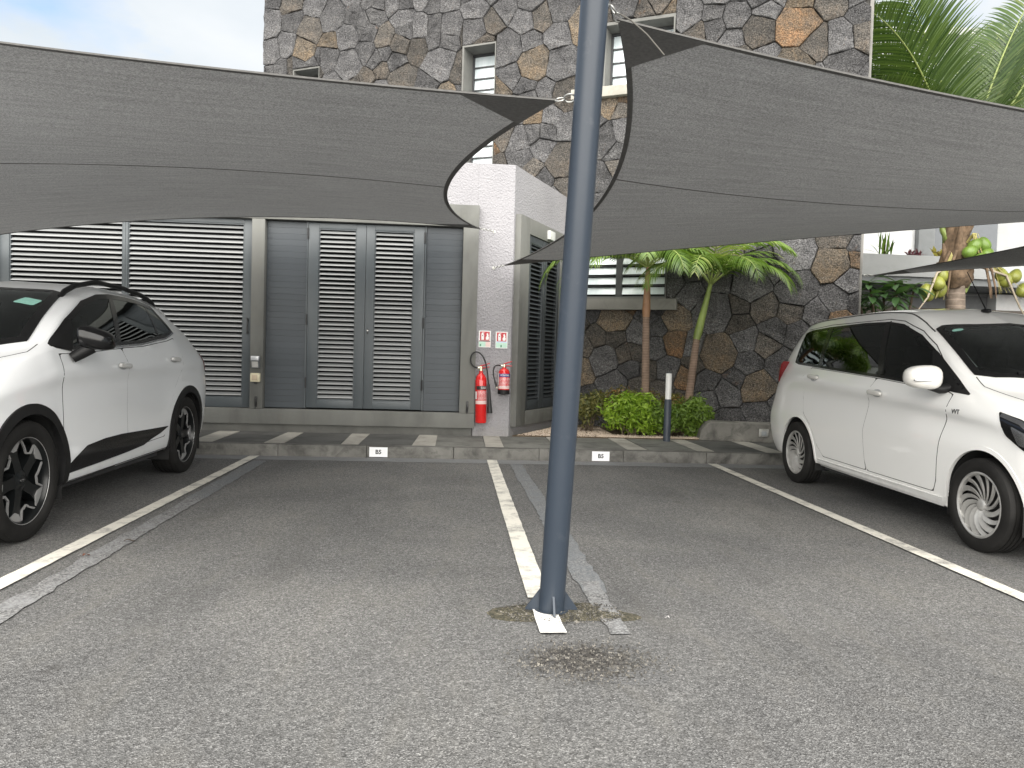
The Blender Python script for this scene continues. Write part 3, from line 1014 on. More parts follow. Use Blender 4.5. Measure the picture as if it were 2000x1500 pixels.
def mk_cloth():
    t = NT('shade_cloth').set(Roughness=0.9)
    uv = t.n.new('ShaderNodeUVMap')
    wv = t.n.new('ShaderNodeTexWave'); wv.inputs['Scale'].default_value = 55; wv.bands_direction = 'X'
    t.l.new(uv.outputs[0], wv.inputs['Vector'])
    band = t.n.new('ShaderNodeTexNoise'); band.inputs['Scale'].default_value = 9; band.inputs['Detail'].default_value = 5
    mpn = t.n.new('ShaderNodeMapping'); mpn.inputs['Scale'].default_value = (0.16, 1.9, 1)
    t.l.new(uv.outputs[0], mpn.inputs['Vector']); t.l.new(mpn.outputs[0], band.inputs['Vector'])
    c = t.ramp(band.outputs['Fac'], [(0.25, (0.245, 0.247, 0.248)), (0.75, (0.345, 0.347, 0.348))])
    knit = t.ramp(t.noise(95, 5, 0.9), [(0.38, 0.45), (0.62, 1.55)])
    c = t.mix(1.0, c, knit, 'MULTIPLY')
    t.color(c)
    tr = t.n.new('ShaderNodeBsdfTranslucent'); t.l.new(c, tr.inputs['Color'])
    ms = t.n.new('ShaderNodeMixShader'); ms.inputs[0].default_value = 0.10
    t.l.new(t.b.outputs[0], ms.inputs[1]); t.l.new(tr.outputs[0], ms.inputs[2])
    t.l.new(ms.outputs[0], t.out.inputs['Surface'])
    t.bump(t.math('ADD', t.noise(260, 3), t.noise(30, 3)), 0.35, 0.004)
    return t.m
M_CLOTH = mk_cloth()
M_HEM = plain('hem_webbing', (0.11, 0.108, 0.105), 0.9, var=0.15, scale=40, bump=0.2, bscale=200)
M_PATCH = plain('doubled_cloth', (0.15, 0.149, 0.147), 0.9, var=0.2, scale=60, bump=0.3, bscale=200)
M_ROPE = plain('cord_dark', (0.10, 0.095, 0.085), 0.9)

def sail(name, label, A, C, B, D, sag, parent_z=0.0, seams=(0.5,), belly=0.0, patches=()):
    """A-C is the near edge, B-D the far edge; u runs A->C, v runs A->B. sag = (near, far, A-B side, C-D side)"""
    A, B, C, D = map(Vector, (A, B, C, D))
    cen = (A + B + C + D) / 4
    def edge(p, q, s):
        mid = (p + q) / 2
        d = (q - p).normalized()
        inn = cen - mid; inn.z *= 0.3
        inn = (inn - d * inn.dot(d)).normalized()
        if isinstance(s, tuple):
            return lambda t: p.lerp(q, t) + Vector(s) * (4 * t * (1 - t))
        return lambda t: p.lerp(q, t) + inn * (s * 4 * t * (1 - t))
    eN, eF, eL, eR = edge(A, C, sag[0]), edge(B, D, sag[1]), edge(A, B, sag[2]), edge(C, D, sag[3])
    def S(u, v):
        p = eN(u) * (1 - v) + eF(u) * v + eL(v) * (1 - u) + eR(v) * u
        p -= A * ((1 - u) * (1 - v)) + C * (u * (1 - v)) + B * ((1 - u) * v) + D * (u * v)
        p.z -= belly * 16 * u * (1 - u) * v * (1 - v)
        return p
    root = empty(name, (0, 0, 0), label=label, cat='shade sail', group='shade sails over the parking bays')
    n = 64
    m = MB()
    m.add([S(i / n, j / n) for j in range(n + 1) for i in range(n + 1)], [(j * (n + 1) + i, j * (n + 1) + i + 1, (j + 1) * (n + 1) + i + 1, (j + 1) * (n + 1) + i) for j in range(n) for i in range(n)])
    o = m.build('cloth', M_CLOTH, root, True, 180)
    uvl = o.data.uv_layers.new(name='UVMap')
    for lp in o.data.loops:
        k = lp.vertex_index
        uvl.data[lp.index].uv = ((k % (n + 1)) / n * 6, (k // (n + 1)) / n * 7)
    def nrm(u, v):
        e = 0.004
        u2, v2 = min(max(u, e), 1 - e), min(max(v, e), 1 - e)
        return (S(u2 + e, v2) - S(u2 - e, v2)).cross(S(u2, v2 + e) - S(u2, v2 - e)).normalized()
    def band(pathf, w, nn, nm, mat, th=0.004):
        bb = MB()
        vs_ = []
        for k in range(nn + 1):
            t = k / nn
            (u, v), (du, dv) = pathf(t)
            p = S(u, v)
            q = S(min(max(u + du * 0.02, 0), 1), min(max(v + dv * 0.02, 0), 1))
            side_ = (q - p).normalized()
            nv = nrm(u, v)
            a_, b_ = p - side_ * w[0], p + side_ * w[1]
            vs_ += [a_ + nv * th, b_ + nv * th, b_ - nv * th, a_ - nv * th]
        fs_ = []
        for k in range(nn):
            for e in range(4):
                fs_.append((4 * k + e, 4 * k + (e + 1) % 4, 4 * k + 4 + (e + 1) % 4, 4 * k + 4 + e))
        bb.add(vs_, fs_)
        return bb.build(nm, mat, root, True)
    for pf in (lambda t: ((t, 0.0), (0, 1)), lambda t: ((t, 1.0), (0, -1)), lambda t: ((0.0, t), (1, 0)), lambda t: ((1.0, t), (-1, 0))):
        band(pf, (0.003, 0.030), 60, 'hem', M_HEM)
    for sv in seams:
        sv = sv if isinstance(sv, tuple) else (sv, sv)
        band(lambda t, sv=sv: ((0.002 + 0.996 * t, sv[0] + (sv[1] - sv[0]) * t), (0, 1)), (0.006, 0.006), 60, 'seam', M_HEM, 0.003)
    # reinforcing patch in each corner
    for (cu, cv) in ((0, 0), (1, 0), (0, 1), (1, 1)):
        k = 8
        su, sv_ = (1 if cu == 0 else -1), (1 if cv == 0 else -1)
        vs_, fs_, idx = [], [], {}
        for i in range(k + 1):
            for j in range(k + 1 - i):
                u, v = cu + su * i / k * 0.085, cv + sv_ * j / k * 0.075
                idx[i, j] = len(vs_)
                vs_.append((S(u, v), nrm(u, v)))
        for i in range(k):
            for j in range(k - i):
                fs_.append((idx[i, j], idx[i + 1, j], idx[i, j + 1]))
                if j < k - i - 1:
                    fs_.append((idx[i + 1, j], idx[i + 1, j + 1], idx[i, j + 1]))
        N = len(vs_)
        bb = MB(); bb.add([p + q * 0.0055 for p, q in vs_] + [p - q * 0.0055 for p, q in vs_], fs_ + [tuple(i + N for i in f[::-1]) for f in fs_])
        bb.build('corner_patch', M_PATCH, root, True, 60)
    root['_dummy'] = 0
    del root['_dummy']
    return root, S

def hardware(root, corner, anchor, r=0.011):
    """ring, turnbuckle and shackle between a sail corner and its anchor"""
    c, a = Vector(corner), Vector(anchor)
    d = (a - c)
    L = d.length
    d.normalize()
    side_ = d.orthogonal().normalized()
    up_ = d.cross(side_)
    def ring(cc, rr, rt, ax1, ax2, nm):
        pts = [cc + ax1 * (math.cos(t) * rr) + ax2 * (math.sin(t) * rr * 0.7) for t in [2 * math.pi * k / 14 for k in range(15)]]
        mm = MB(); mm.tube(pts, rt, 6, False); mm.build(nm, M_GALV, root, True)
    ring(c + d * 0.01, 0.022, 0.0035, d, side_, 'corner_ring')
    n = max(1, int(L / 0.055))
    if L > 0.05:
        for k in range(n):
            ring(c + d * (0.045 + (L - 0.06) * (k + 0.5) / n), 0.026 if n < 4 else 0.022, 0.004, d, side_ if k % 2 else up_, 'shackle')

A1 = polep(2.37) + Vector((-0.09, 0.05, -0.0))
tipA1 = A1 + Vector((-0.035, 0.02, -0.005))
B1h = Vector((0.465, FY - 0.03, 2.868)); tipB1 = Vector((0.27, FY - 0.33, 2.845))
left_sail, SL = sail('shade_sail', 'dark grey shade sail hanging over the crossover SUV on the left', tipA1, (-4.85, 3.30, 2.74), tipB1, (-7.2, FY - 0.25, 2.20), (0.22, (0, -0.45, 0.22), 0.46, 0.45), seams=(0.445,))
hardware(left_sail, tipA1, A1 + Vector((0.04, -0.01, 0)))
hardware(left_sail, tipB1, B1h)
A2 = polep(2.735) + Vector((0.075, 0.02, 0.02))
tipA2 = A2 + Vector((0.045, 0.05, -0.035))
B2h = Vector((0.475, FY - 0.03, 2.385)); tipB2 = Vector((0.60, FY - 0.30, 2.39))
right_sail, SR = sail('shade_sail', 'dark grey shade sail spanning from the pole top towards the right side', tipA2, (5.75, 3.30, 2.12), tipB2, (8.8, 9.7, 3.32), (0.24, 0.30, 0.55, 0.5), seams=((0.375, 0.66),))
hardware(right_sail, tipA2, A2)
hardware(right_sail, tipB2, B2h)
m = MB()
p0 = tipA2 + Vector((0.0, 0.0, 0.0))
m.tube([p0 + Vector((0.0, -0.03, 0.01)), p0 + Vector((0.05, -0.04, -0.02)), p0 + Vector((0.12, -0.05, -0.08)), p0 + Vector((0.20, -0.05, -0.165))], 0.0035, 6)
m.build('loose_cord', M_ROPE, right_sail, True)
pts = [polep(2.80) + Vector((0.055 * math.cos(t), 0.03 * math.sin(t), 0.012 * t - 0.02)) + Vector((0.03, 0, 0)) for t in [k * 0.5 for k in range(14)]]
B3h = Vector((5.60, 10.31, 2.47)); tipB3 = Vector((5.68, 10.20, 2.462))
third_sail, S3 = sail('shade_sail', 'small visible wedge of grey shade sail tied to the stone wall corner', (6.25, 3.35, 2.78), (11.6, 3.35, 2.36), tipB3, (11.6, 10.1, 3.0), (0.25, 0.25, 0.30, 0.4), seams=(0.48,))
hardware(third_sail, tipB3, B3h)
# eye bolts on the walls and the pole
for nm, p, d, par in (('eye_bolt', B1h, Vector((0, 1, 0)), annex), ('eye_bolt', B2h, Vector((0, 1, 0)), annex)):
    mm = MB(); mm.tube([p, p + d * 0.06], 0.007, 8); mm.lathe([(0.022, -0.002), (0.022, 0.002), (0.001, 0.003)], 12, 'Y', (p.x, FY - 0.003, p.z))
    mm.build(nm, M_GALV, par, True)
for p, q in ((A1 + Vector((0.045, 0, 0)), polep(2.37)), (A2 + Vector((-0.01, 0, 0)), polep(2.735))):
    mm = MB(); loc = Vector((0.487, 3.62, 0.004)); mm.tube([p - loc, q - loc], 0.008, 8); mm.build('eye_bolt', M_GALV, pole, True)
# ================================================================== CARS
def pchip(t, P, tq):
    t = np.asarray(t, float); P = np.asarray(P, float)
    h = np.diff(t); sh = (len(h),) + (1,) * (P.ndim - 1)
    H = h.reshape(sh)
    d = np.diff(P, axis=0) / H
    m = np.zeros_like(P)
    a, b = d[:-1], d[1:]
    w1 = 2 * H[1:] + H[:-1]; w2 = H[1:] + 2 * H[:-1]
    with np.errstate(divide='ignore', invalid='ignore'):
        hm = (w1 + w2) / (w1 / a + w2 / b)
    m[1:-1] = np.where(a * b > 0, hm, 0)
    m[0] = d[0]; m[-1] = d[-1]
    i = np.clip(np.searchsorted(t, tq, 'right') - 1, 0, len(t) - 2)
    s = ((tq - t[i]) / h[i]).reshape((-1,) + (1,) * (P.ndim - 1))
    hh = h[i].reshape(s.shape)
    return ((1 + 2 * s) * (1 - s) ** 2) * P[i] + s * (1 - s) ** 2 * hh * m[i] + s * s * (3 - 2 * s) * P[i + 1] + s * s * (s - 1) * hh * m[i + 1]

def in_poly(px, py, poly):
    c = False
    n = len(poly)
    for i in range(n):
        x1, y1 = poly[i]; x2, y2 = poly[(i + 1) % n]
        if (y1 > py) != (y2 > py) and px < (x2 - x1) * (py - y1) / (y2 - y1) + x1:
            c = not c
    return c

def resample(pts, step, closed=True):
    out = []
    n = len(pts)
    for i in range(n if closed else n - 1):
        a, b = Vector(pts[i]), Vector(pts[(i + 1) % n])
        k = max(1, int((b - a).length / step))
        out += [a.lerp(b, j / k) for j in range(k)]
    if not closed: out.append(Vector(pts[-1]))
    return out

def rounded(poly, r=0.03, n=4):
    out = []
    N = len(poly)
    for i in range(N):
        p, a, b = Vector(poly[i]), Vector(poly[i - 1]), Vector(poly[(i + 1) % N])
        da, db = (a - p), (b - p)
        q = min(r, da.length * 0.4, db.length * 0.4)
        s, e = p + da.normalized() * q, p + db.normalized() * q
        for k in range(n + 1):
            t = k / n
            out.append((1 - t) ** 2 * s + 2 * t * (1 - t) * p + t * t * e)
    return [tuple(v) for v in out]

class CarShell:
    def __init__(s, cage, res=0.022, crease=0.010):
        Cg = np.array(cage, float)              # (S,K,3)
        a_, b_ = Cg[:, 5], Cg[:, 6]
        bul = np.array([0.010, 0, 0.004])
        cr_ = Cg[:, 3] + (Cg[:, 4] - Cg[:, 3]) * 0.74
        wgt = np.clip(np.minimum((Cg[:, 3, 1] + 0.3) / 0.6, (3.35 - Cg[:, 3, 1]) / 0.5), 0, 1)
        cr_[:, 0] -= crease * wgt
        Cg = np.stack([*[Cg[:, k] for k in range(4)], cr_, Cg[:, 4], Cg[:, 5], *[a_ + (b_ - a_) * f + bul * (4 * f * (1 - f)) for f in (0.12, 0.5, 0.88)], *[Cg[:, k] for k in range(6, 9)]], axis=1)
        ds = np.linalg.norm(np.diff(Cg, axis=0), axis=2).mean(axis=1)
        dk = np.linalg.norm(np.diff(Cg, axis=1), axis=2).mean(axis=0)
        ts = np.concatenate([[0], np.cumsum(ds)]); tk = np.concatenate([[0], np.cumsum(dk)])
        qs = np.concatenate([np.linspace(ts[i], ts[i + 1], max(2, int(ds[i] / res)), endpoint=False) for i in range(len(ds))] + [[ts[-1]]])
        qk = np.concatenate([np.linspace(tk[i], tk[i + 1], max(2, int(dk[i] / res)), endpoint=False) for i in range(len(dk))] + [[tk[-1]]])
        G = pchip(ts, Cg, qs)
        G = np.swapaxes(pchip(tk, np.swapaxes(G, 0, 1), qk), 0, 1)
        s.G = G
        ns, nk, _ = G.shape
        full = np.concatenate([G, G[:, -2:0:-1] * np.array([-1, 1, 1])], axis=1)
        nf = full.shape[1]
        s.verts = full.reshape(-1, 3)
        s.faces = []
        for i in range(ns - 1):
            for k in range(nf):
                s.faces.append((i * nf + k, i * nf + (k + 1) % nf, (i + 1) * nf + (k + 1) % nf, (i + 1) * nf + k))
        for i, flip in ((0, False), (ns - 1, True)):
            for k in range(nk - 1):
                l0, l1 = i * nf + k, i * nf + k + 1
                r0_, r1 = i * nf + (nf - k) % nf, i * nf + nf - k - 1
                f = [l0, l1, r1, r0_]
                f = [v for j, v in enumerate(f) if v not in f[:j]]
                if len(f) > 2: s.faces.append(tuple(f[::-1] if flip else f))
        vv = [Vector(v) for v in s.verts]
        me = bpy.data.meshes.new('tmp'); me.from_pydata([tuple(v) for v in s.verts], [], s.faces)
        bm = bmesh.new(); bm.from_mesh(me); bmesh.ops.recalc_face_normals(bm, faces=bm.faces)
        bm.normal_update()
        s.vn = [v.normal.copy() for v in bm.verts]
        s.faces = [tuple(v.index for v in f.verts) for f in bm.faces]
        bmesh.ops.triangulate(bm, faces=bm.faces)
        bm.faces.index_update()
        s.tris = [tuple(v.index for v in f.verts) for f in bm.faces]
        bm.free(); bpy.data.meshes.remove(me)
        s.vv = vv
        s.bvh = BVHTree.FromPolygons(vv, s.tris)
    def hit(s, a, b, mode):
        if mode == 'R': o, d = Vector((2, a, b)), Vector((-1, 0, 0))
        elif mode == 'L': o, d = Vector((-2, a, b)), Vector((1, 0, 0))
        elif mode == 'T': o, d = Vector((a, b, 3)), Vector((0, 0, -1))
        elif mode == 'B': o, d = Vector((a, 6, b)), Vector((0, -1, 0))
        else: o, d = Vector((a, -4, b)), Vector((0, 1, 0))
        loc, nr, idx, dist = s.bvh.ray_cast(o, d)
        if loc is None:
            loc, nr, idx, dist = s.bvh.find_nearest(o + d * 1.3)
        i, j, k = s.tris[idx]
        p, q, r_ = s.vv[i], s.vv[j], s.vv[k]
        from_ = (q - p).cross(r_ - p).length + 1e-12
        w0 = (q - loc).cross(r_ - loc).length / from_; w1 = (r_ - loc).cross(p - loc).length / from_
        n = (s.vn[i] * w0 + s.vn[j] * w1 + s.vn[k] * (1 - w0 - w1))
        n = n.normalized() if n.length > 1e-6 else nr
        return loc, n
    def patch(s, name, poly, mode, mat, parent, off=0.003, grid=0.035, skirt=0.008, inner=None):
        bd = resample(poly, grid)
        xs_ = [p[0] for p in bd]; ys_ = [p[1] for p in bd]
        pts = [Vector((p[0], p[1])) for p in bd]
        nb = len(pts)
        tup = [tuple(p) for p in bd]
        x = min(xs_) + grid * 0.5
        while x < max(xs_):
            y = min(ys_) + grid * 0.5
            while y < max(ys_):
                if in_poly(x, y, tup) and min((p - Vector((x, y))).length_squared for p in pts[:nb]) > (grid * 0.45) ** 2:
                    pts.append(Vector((x, y)))
                y += grid
            x += grid
        vo, eo, fo, _, _, _ = delaunay_2d_cdt(pts, [], [list(range(nb))], 1, 1e-6)
        P, N = [], []
        for v in vo:
            l_, n_ = s.hit(v[0], v[1], mode)
            P.append(l_ + n_ * off); N.append(n_)
        fs_ = []
        for f in fo:
            a, b, c = (P[i] for i in f[:3])
            nn = (b - a).cross(c - a)
            fs_.append(tuple(f) if nn.dot(N[f[0]]) > 0 else tuple(f[::-1]))
        ec = {}
        for f in fs_:
            for i in range(len(f)):
                e = (f[i], f[(i + 1) % len(f)])
                ec[e] = 1
        nbase = len(P)
        mp_, vs_ = {}, list(P)
        nn_ = list(N)
        for (a, b) in list(ec):
            if (b, a) not in ec:
                for q in (a, b):
                    if q not in mp_:
                        mp_[q] = len(vs_)
                        vs_.append(P[q] - N[q] * skirt)
                        nn_.append(N[q])
                fs_.append((b, a, mp_[a], mp_[b]))
        me = bpy.data.meshes.new(name)
        me.from_pydata([tuple(v) for v in vs_], [], fs_)
        me.materials.append(mat)
        me.polygons.foreach_set('use_smooth', [True] * len(me.polygons))
        me.update()
        me.normals_split_custom_set_from_vertices([tuple(n_) for n_ in nn_])
        return link(bpy.data.objects.new(name, me), parent)
    def strip(s, name, line, mode, mat, parent, wl=0.004, wr=0.004, off=0.002, closed=False, skirt=0.006, step=0.03):
        pts = resample(line, step, closed)
        n = len(pts)
        vs_, nn_, fs_ = [], [], []
        for i, p in enumerate(pts):
            a = pts[i - 1] if (closed or i > 0) else p
            b = pts[(i + 1) % n] if (closed or i < n - 1) else p
            d = (b - a).normalized()
            nr = Vector((-d.y, d.x))
            l1, n1_ = s.hit(*(p + nr * wl), mode)
            l2, n2_ = s.hit(*(p - nr * wr), mode)
            vs_ += [l1 - n1_ * skirt, l1 + n1_ * off, l2 + n2_ * off, l2 - n2_ * skirt]
        for i in range(n if closed else n - 1):
            j = (i + 1) % n
            for e in range(3):
                fs_.append((4 * i + e, 4 * i + e + 1, 4 * j + e + 1, 4 * j + e))
        m = MB(); m.add(vs_, fs_)
        o = m.build(name, mat, parent, True, 40)
        return o
    def body(s, name, mats, parent, holes, arches, darkz):
        """holes: list of (mode, polygon); arches: (yc, zc, r)"""
        V_ = s.verts.copy()
        cell = 0.016
        for (yc, zc, r) in arches:
            dy, dz = V_[:, 1] - yc, V_[:, 2] - zc
            up_ = dz > 0
            dist = np.hypot(dy, dz)
            msk = up_ & (np.abs(dist - r) < cell) & (np.abs(V_[:, 0]) > 0.5)
            f = r / np.maximum(dist, 1e-6)
            V_[msk, 1] = yc + dy[msk] * f[msk]; V_[msk, 2] = zc + dz[msk] * f[msk]
            m2 = (~up_) & (np.abs(np.abs(dy) - r) < cell) & (np.abs(V_[:, 0]) > 0.5)
            V_[m2, 1] = yc + np.sign(dy[m2]) * r
        keep, mi = [], []
        for f in s.faces:
            c = V_[list(f)].mean(axis=0)
            drop = False
            for (yc, zc, r) in arches:
                if abs(c[0]) > 0.5 and ((c[2] > zc and math.hypot(c[1] - yc, c[2] - zc) < r) or (c[2] <= zc and abs(c[1] - yc) < r)):
                    drop = True
            for mode, poly in holes:
                if mode == 'S' and abs(c[0]) > 0.4 and in_poly(c[1], c[2], poly): drop = True
                if mode == 'T' and c[2] > 0.9 and in_poly(c[0], c[1], poly): drop = True
            if drop: continue
            keep.append(f)
            mi.append(1 if c[2] < darkz else 0)
        me = bpy.data.meshes.new(name)
        me.from_pydata([tuple(v) for v in V_], [], keep)
        for m in mats: me.materials.append(m)
        me.polygons.foreach_set('material_index', mi)
        me.polygons.foreach_set('use_smooth', [True] * len(keep))
        bm = bmesh.new(); bm.from_mesh(me)
        bmesh.ops.delete(bm, geom=[v for v in bm.verts if not v.link_faces], context='VERTS')
        bm.to_mesh(me); bm.free()
        me.update()
        return link(bpy.data.objects.new(name, me), parent)

def superell(c, r, e=0.5, nu=20, nv=12):
    def sp(v, p): return math.copysign(abs(v) ** p, v)
    m = MB()
    vs_, fs_ = [], []
    for i in range(nv + 1):
        a = -math.pi / 2 + math.pi * i / nv
        for k in range(nu):
            b = 2 * math.pi * k / nu
            vs_.append((c[0] + r[0] * sp(math.cos(a), e) * sp(math.cos(b), e), c[1] + r[1] * sp(math.cos(a), e) * sp(math.sin(b), e), c[2] + r[2] * sp(math.sin(a), e)))
    for i in range(nv):
        for k in range(nu):
            fs_.append((i * nu + k, i * nu + (k + 1) % nu, (i + 1) * nu + (k + 1) % nu, (i + 1) * nu + k))
    m.add(vs_, fs_)
    return m

def mk_paint(name, col):
    t = NT(name).set(Roughness=0.32)
    t.b.inputs['Coat Weight'].default_value = 0.9
    t.b.inputs['Coat Roughness'].default_value = 0.04
    z = t.sep()[2]
    c = t.ramp(t.noise(1.3, 4), [(0.3, tuple(q * 0.985 for q in col)), (0.7, col)])
    dirt = t.ramp(t.math('ADD', t.math('MULTIPLY', z, -2.6), t.math('MULTIPLY', t.noise(5, 6, 0.7), 1.6)), [(0.05, 0.0), (0.75, 0.45)])
    c = t.mix(dirt, c, (0.42, 0.39, 0.33))
    t.color(c)
    return t.m
PAINT_A = mk_paint('pearl_white_paint', (0.86, 0.875, 0.89))
PAINT_B = mk_paint('plain_white_paint', (0.88, 0.88, 0.865))
def mk_glass(name, tint, refl=1.0):
    t = NT(name)
    t.n.remove(t.b)
    tr = t.n.new('ShaderNodeBsdfTransparent'); tr.inputs[0].default_value = (*tint, 1)
    gl = t.n.new('ShaderNodeBsdfGlossy'); gl.inputs['Roughness'].default_value = 0.015; gl.inputs[0].default_value = (0.9, 0.95, 0.95, 1)
    fr = t.n.new('ShaderNodeFresnel'); fr.inputs[0].default_value = 1.5
    q = t.math('MULTIPLY', fr.outputs[0], refl)
    ms = t.n.new('ShaderNodeMixShader')
    t.l.new(q, ms.inputs[0]); t.l.new(tr.outputs[0], ms.inputs[1]); t.l.new(gl.outputs[0], ms.inputs[2])
    t.l.new(ms.outputs[0], t.out.inputs['Surface'])
    return t.m
GL_SIDE = mk_glass('tinted_side_glass', (0.07, 0.08, 0.08), 1.0)
GL_WIND = mk_glass('windscreen_glass', (0.48, 0.54, 0.53), 1.2)
GL_CLEAR = mk_glass('lamp_glass', (0.75, 0.8, 0.82), 1.2)
BLK_GLOSS = plain('gloss_black_trim', (0.006, 0.006, 0.0065), 0.14, var=0.1, spec=0.35)
BLK_PLAST = plain('black_plastic_cladding', (0.011, 0.011, 0.0115), 0.5, var=0.2, bump=0.12, bscale=220, spec=0.25)
SEAM = plain('panel_gap', (0.03, 0.03, 0.03), 0.9)
RUBBER = plain('tyre_rubber', (0.0135, 0.013, 0.0125), 0.7, var=0.4, scale=5, bump=0.1, bscale=90, spec=0.25)
CHROME = plain('satin_chrome', (0.55, 0.55, 0.56), 0.22, 1.0, var=0.05)
ALLOY = plain('machined_alloy', (0.42, 0.42, 0.42), 0.35, 0.5, var=0.08)
HUBCAP = plain('silver_hubcap', (0.46, 0.455, 0.44), 0.32, 0.45, var=0.15, scale=14)
RIMBLACK = plain('gloss_black_rim', (0.007, 0.008, 0.0085), 0.28, var=0.1, spec=0.35)
INTER = plain('dark_upholstery', (0.05, 0.05, 0.052), 0.85, var=0.2)
INTER2 = plain('grey_upholstery', (0.12, 0.118, 0.112), 0.85, var=0.2)
RED_LENS = plain('red_lamp_lens', (0.17, 0.008, 0.010), 0.12, var=0.2, coat=0.8)
STICKER = plain('mint_sticker', (0.28, 0.55, 0.47), 0.5, var=0.1, scale=40)
PAPER = plain('white_paper', (0.7, 0.7, 0.7), 0.6, var=0.05)

def tyre_mesh(r, w, rim_r):
    h = w / 2
    prof = [(rim_r, -h * 0.80), (rim_r + 0.018, -h * 0.96), (r * 0.80, -h * 1.02), (r * 0.92, -h * 0.98), (r * 0.972, -h * 0.88), (r * 0.992, -h * 0.72)]
    for g0 in (-0.50, -0.17, 0.17, 0.50):
        prof += [(r * 0.999, h * (g0 - 0.055)), (r - 0.008, h * (g0 - 0.04)), (r - 0.008, h * (g0 + 0.04)), (r * 0.999, h * (g0 + 0.055))]
    prof += [(r * 0.992, h * 0.72), (r * 0.972, h * 0.88), (r * 0.92, h * 0.98), (r * 0.80, h * 1.02), (rim_r + 0.018, h * 0.96), (rim_r, h * 0.80)]
    m = MB()
    m.lathe(prof, 72, 'X')
    # shoulder sipes as shallow ribs
    for k in range(72):
        t = 2 * math.pi * k / 72
        for sg in (-1, 1):
            a, b = math.cos(t), math.sin(t)
            a2, b2 = math.cos(t + 0.045), math.sin(t + 0.045)
            q0, q1 = r * 0.9955, r * 0.976
            x0, x1 = sg * h * 0.62, sg * h * 0.885
            vs_ = [(x0, a * r * 1.0015, b * r * 1.0015), (x0, a2 * r * 1.0015, b2 * r * 1.0015), (x1, a2 * q1, b2 * q1), (x1, a * q1, b * q1)]
            vs_ = [(x, y, z) for x, y, z in vs_]
            m.add(vs_ + [(x * 0.97, y * 0.98, z * 0.98) for x, y, z in vs_], [(0, 1, 2, 3), (3, 2, 1, 0), (0, 4, 5, 1), (1, 5, 6, 2), (2, 6, 7, 3), (3, 7, 4, 0)])
    m.mats = [RUBBER]
    return m.mesh('tyre', True, 30)

def plate(m, poly, x0, x1):
    """polygon in (y,z) extruded along x"""
    n = len(poly)
    m.add([(x0, y, z) for y, z in poly] + [(x1, y, z) for y, z in poly], [tuple(range(n)), tuple(range(2 * n - 1, n - 1, -1))] + [(i, i + n, (i + 1) % n + n, (i + 1) % n) for i in range(n)])
def pol(r, deg): return (r * math.cos(R(deg)), r * math.sin(R(deg)))

def wheel_suv():
    r, w, rr = 0.372, 0.235, 0.262
    t = tyre_mesh(r, w, rr)
    m = MB().use(RIMBLACK)
    m.lathe([(rr + 0.004, -0.10), (rr - 0.012, -0.09), (rr - 0.018, 0.06), (rr - 0.004, 0.094), (rr + 0.006, 0.100), (rr + 0.008, 0.095)], 64, 'X')
    m.lathe([(rr - 0.016, -0.02), (0.10, -0.03), (0.001, -0.03)], 40, 'X')           # dark barrel floor
    m.lathe([(0.001, 0.075), (0.035, 0.075), (0.042, 0.07), (0.075, 0.055), (0.082, -0.01)], 40, 'X')
    for k in range(5):
        a = 72 * k + 18
        m.M = Matrix.Rotation(R(a), 4, 'X')
        plate(m, [pol(0.07, -32), pol(0.07, 32), (0.14, 0.040), (0.245, 0.070), (0.250, -0.034), (0.15, -0.026)], -0.005, 0.062)
        m.M = None
    rim_b = m.mesh('rim', True, 30)
    m = MB()
    for k in range(5):
        a = 72 * k + 18
        m.M = Matrix.Rotation(R(a), 4, 'X')
        # machined hook-shaped facet: rim arc, stepped inner edge, pointed toe
        arc = [pol(0.258, d_) for d_ in np.linspace(-17, 17, 9)]
        plate(m, arc + [pol(0.205, 7), pol(0.198, -3)], 0.0625, 0.071)
        zz_ = [pol(0.258, 17), pol(0.186, 19), pol(0.170, 35), pol(0.200, 42), pol(0.256, 54)]
        for (ya, za), (yb, zb) in zip(zz_, zz_[1:]):
            L_ = math.hypot(yb - ya, zb - za); ny, nz = -(zb - za) / L_ * 0.0055, (yb - ya) / L_ * 0.0055
            plate(m, [(ya + ny, za + nz), (ya - ny, za - nz), (yb - ny, zb - nz), (yb + ny, zb + nz)], 0.060, 0.070)
        m.M = None
    m.lathe([(0.260, 0.088), (0.2645, 0.099), (0.267, 0.0995), (0.2665, 0.094)], 64, 'X')
    m.mats = [ALLOY]
    face = m.mesh('rim_facets', False)
    return t, [('rim', rim_b), ('rim_facets', face)], r
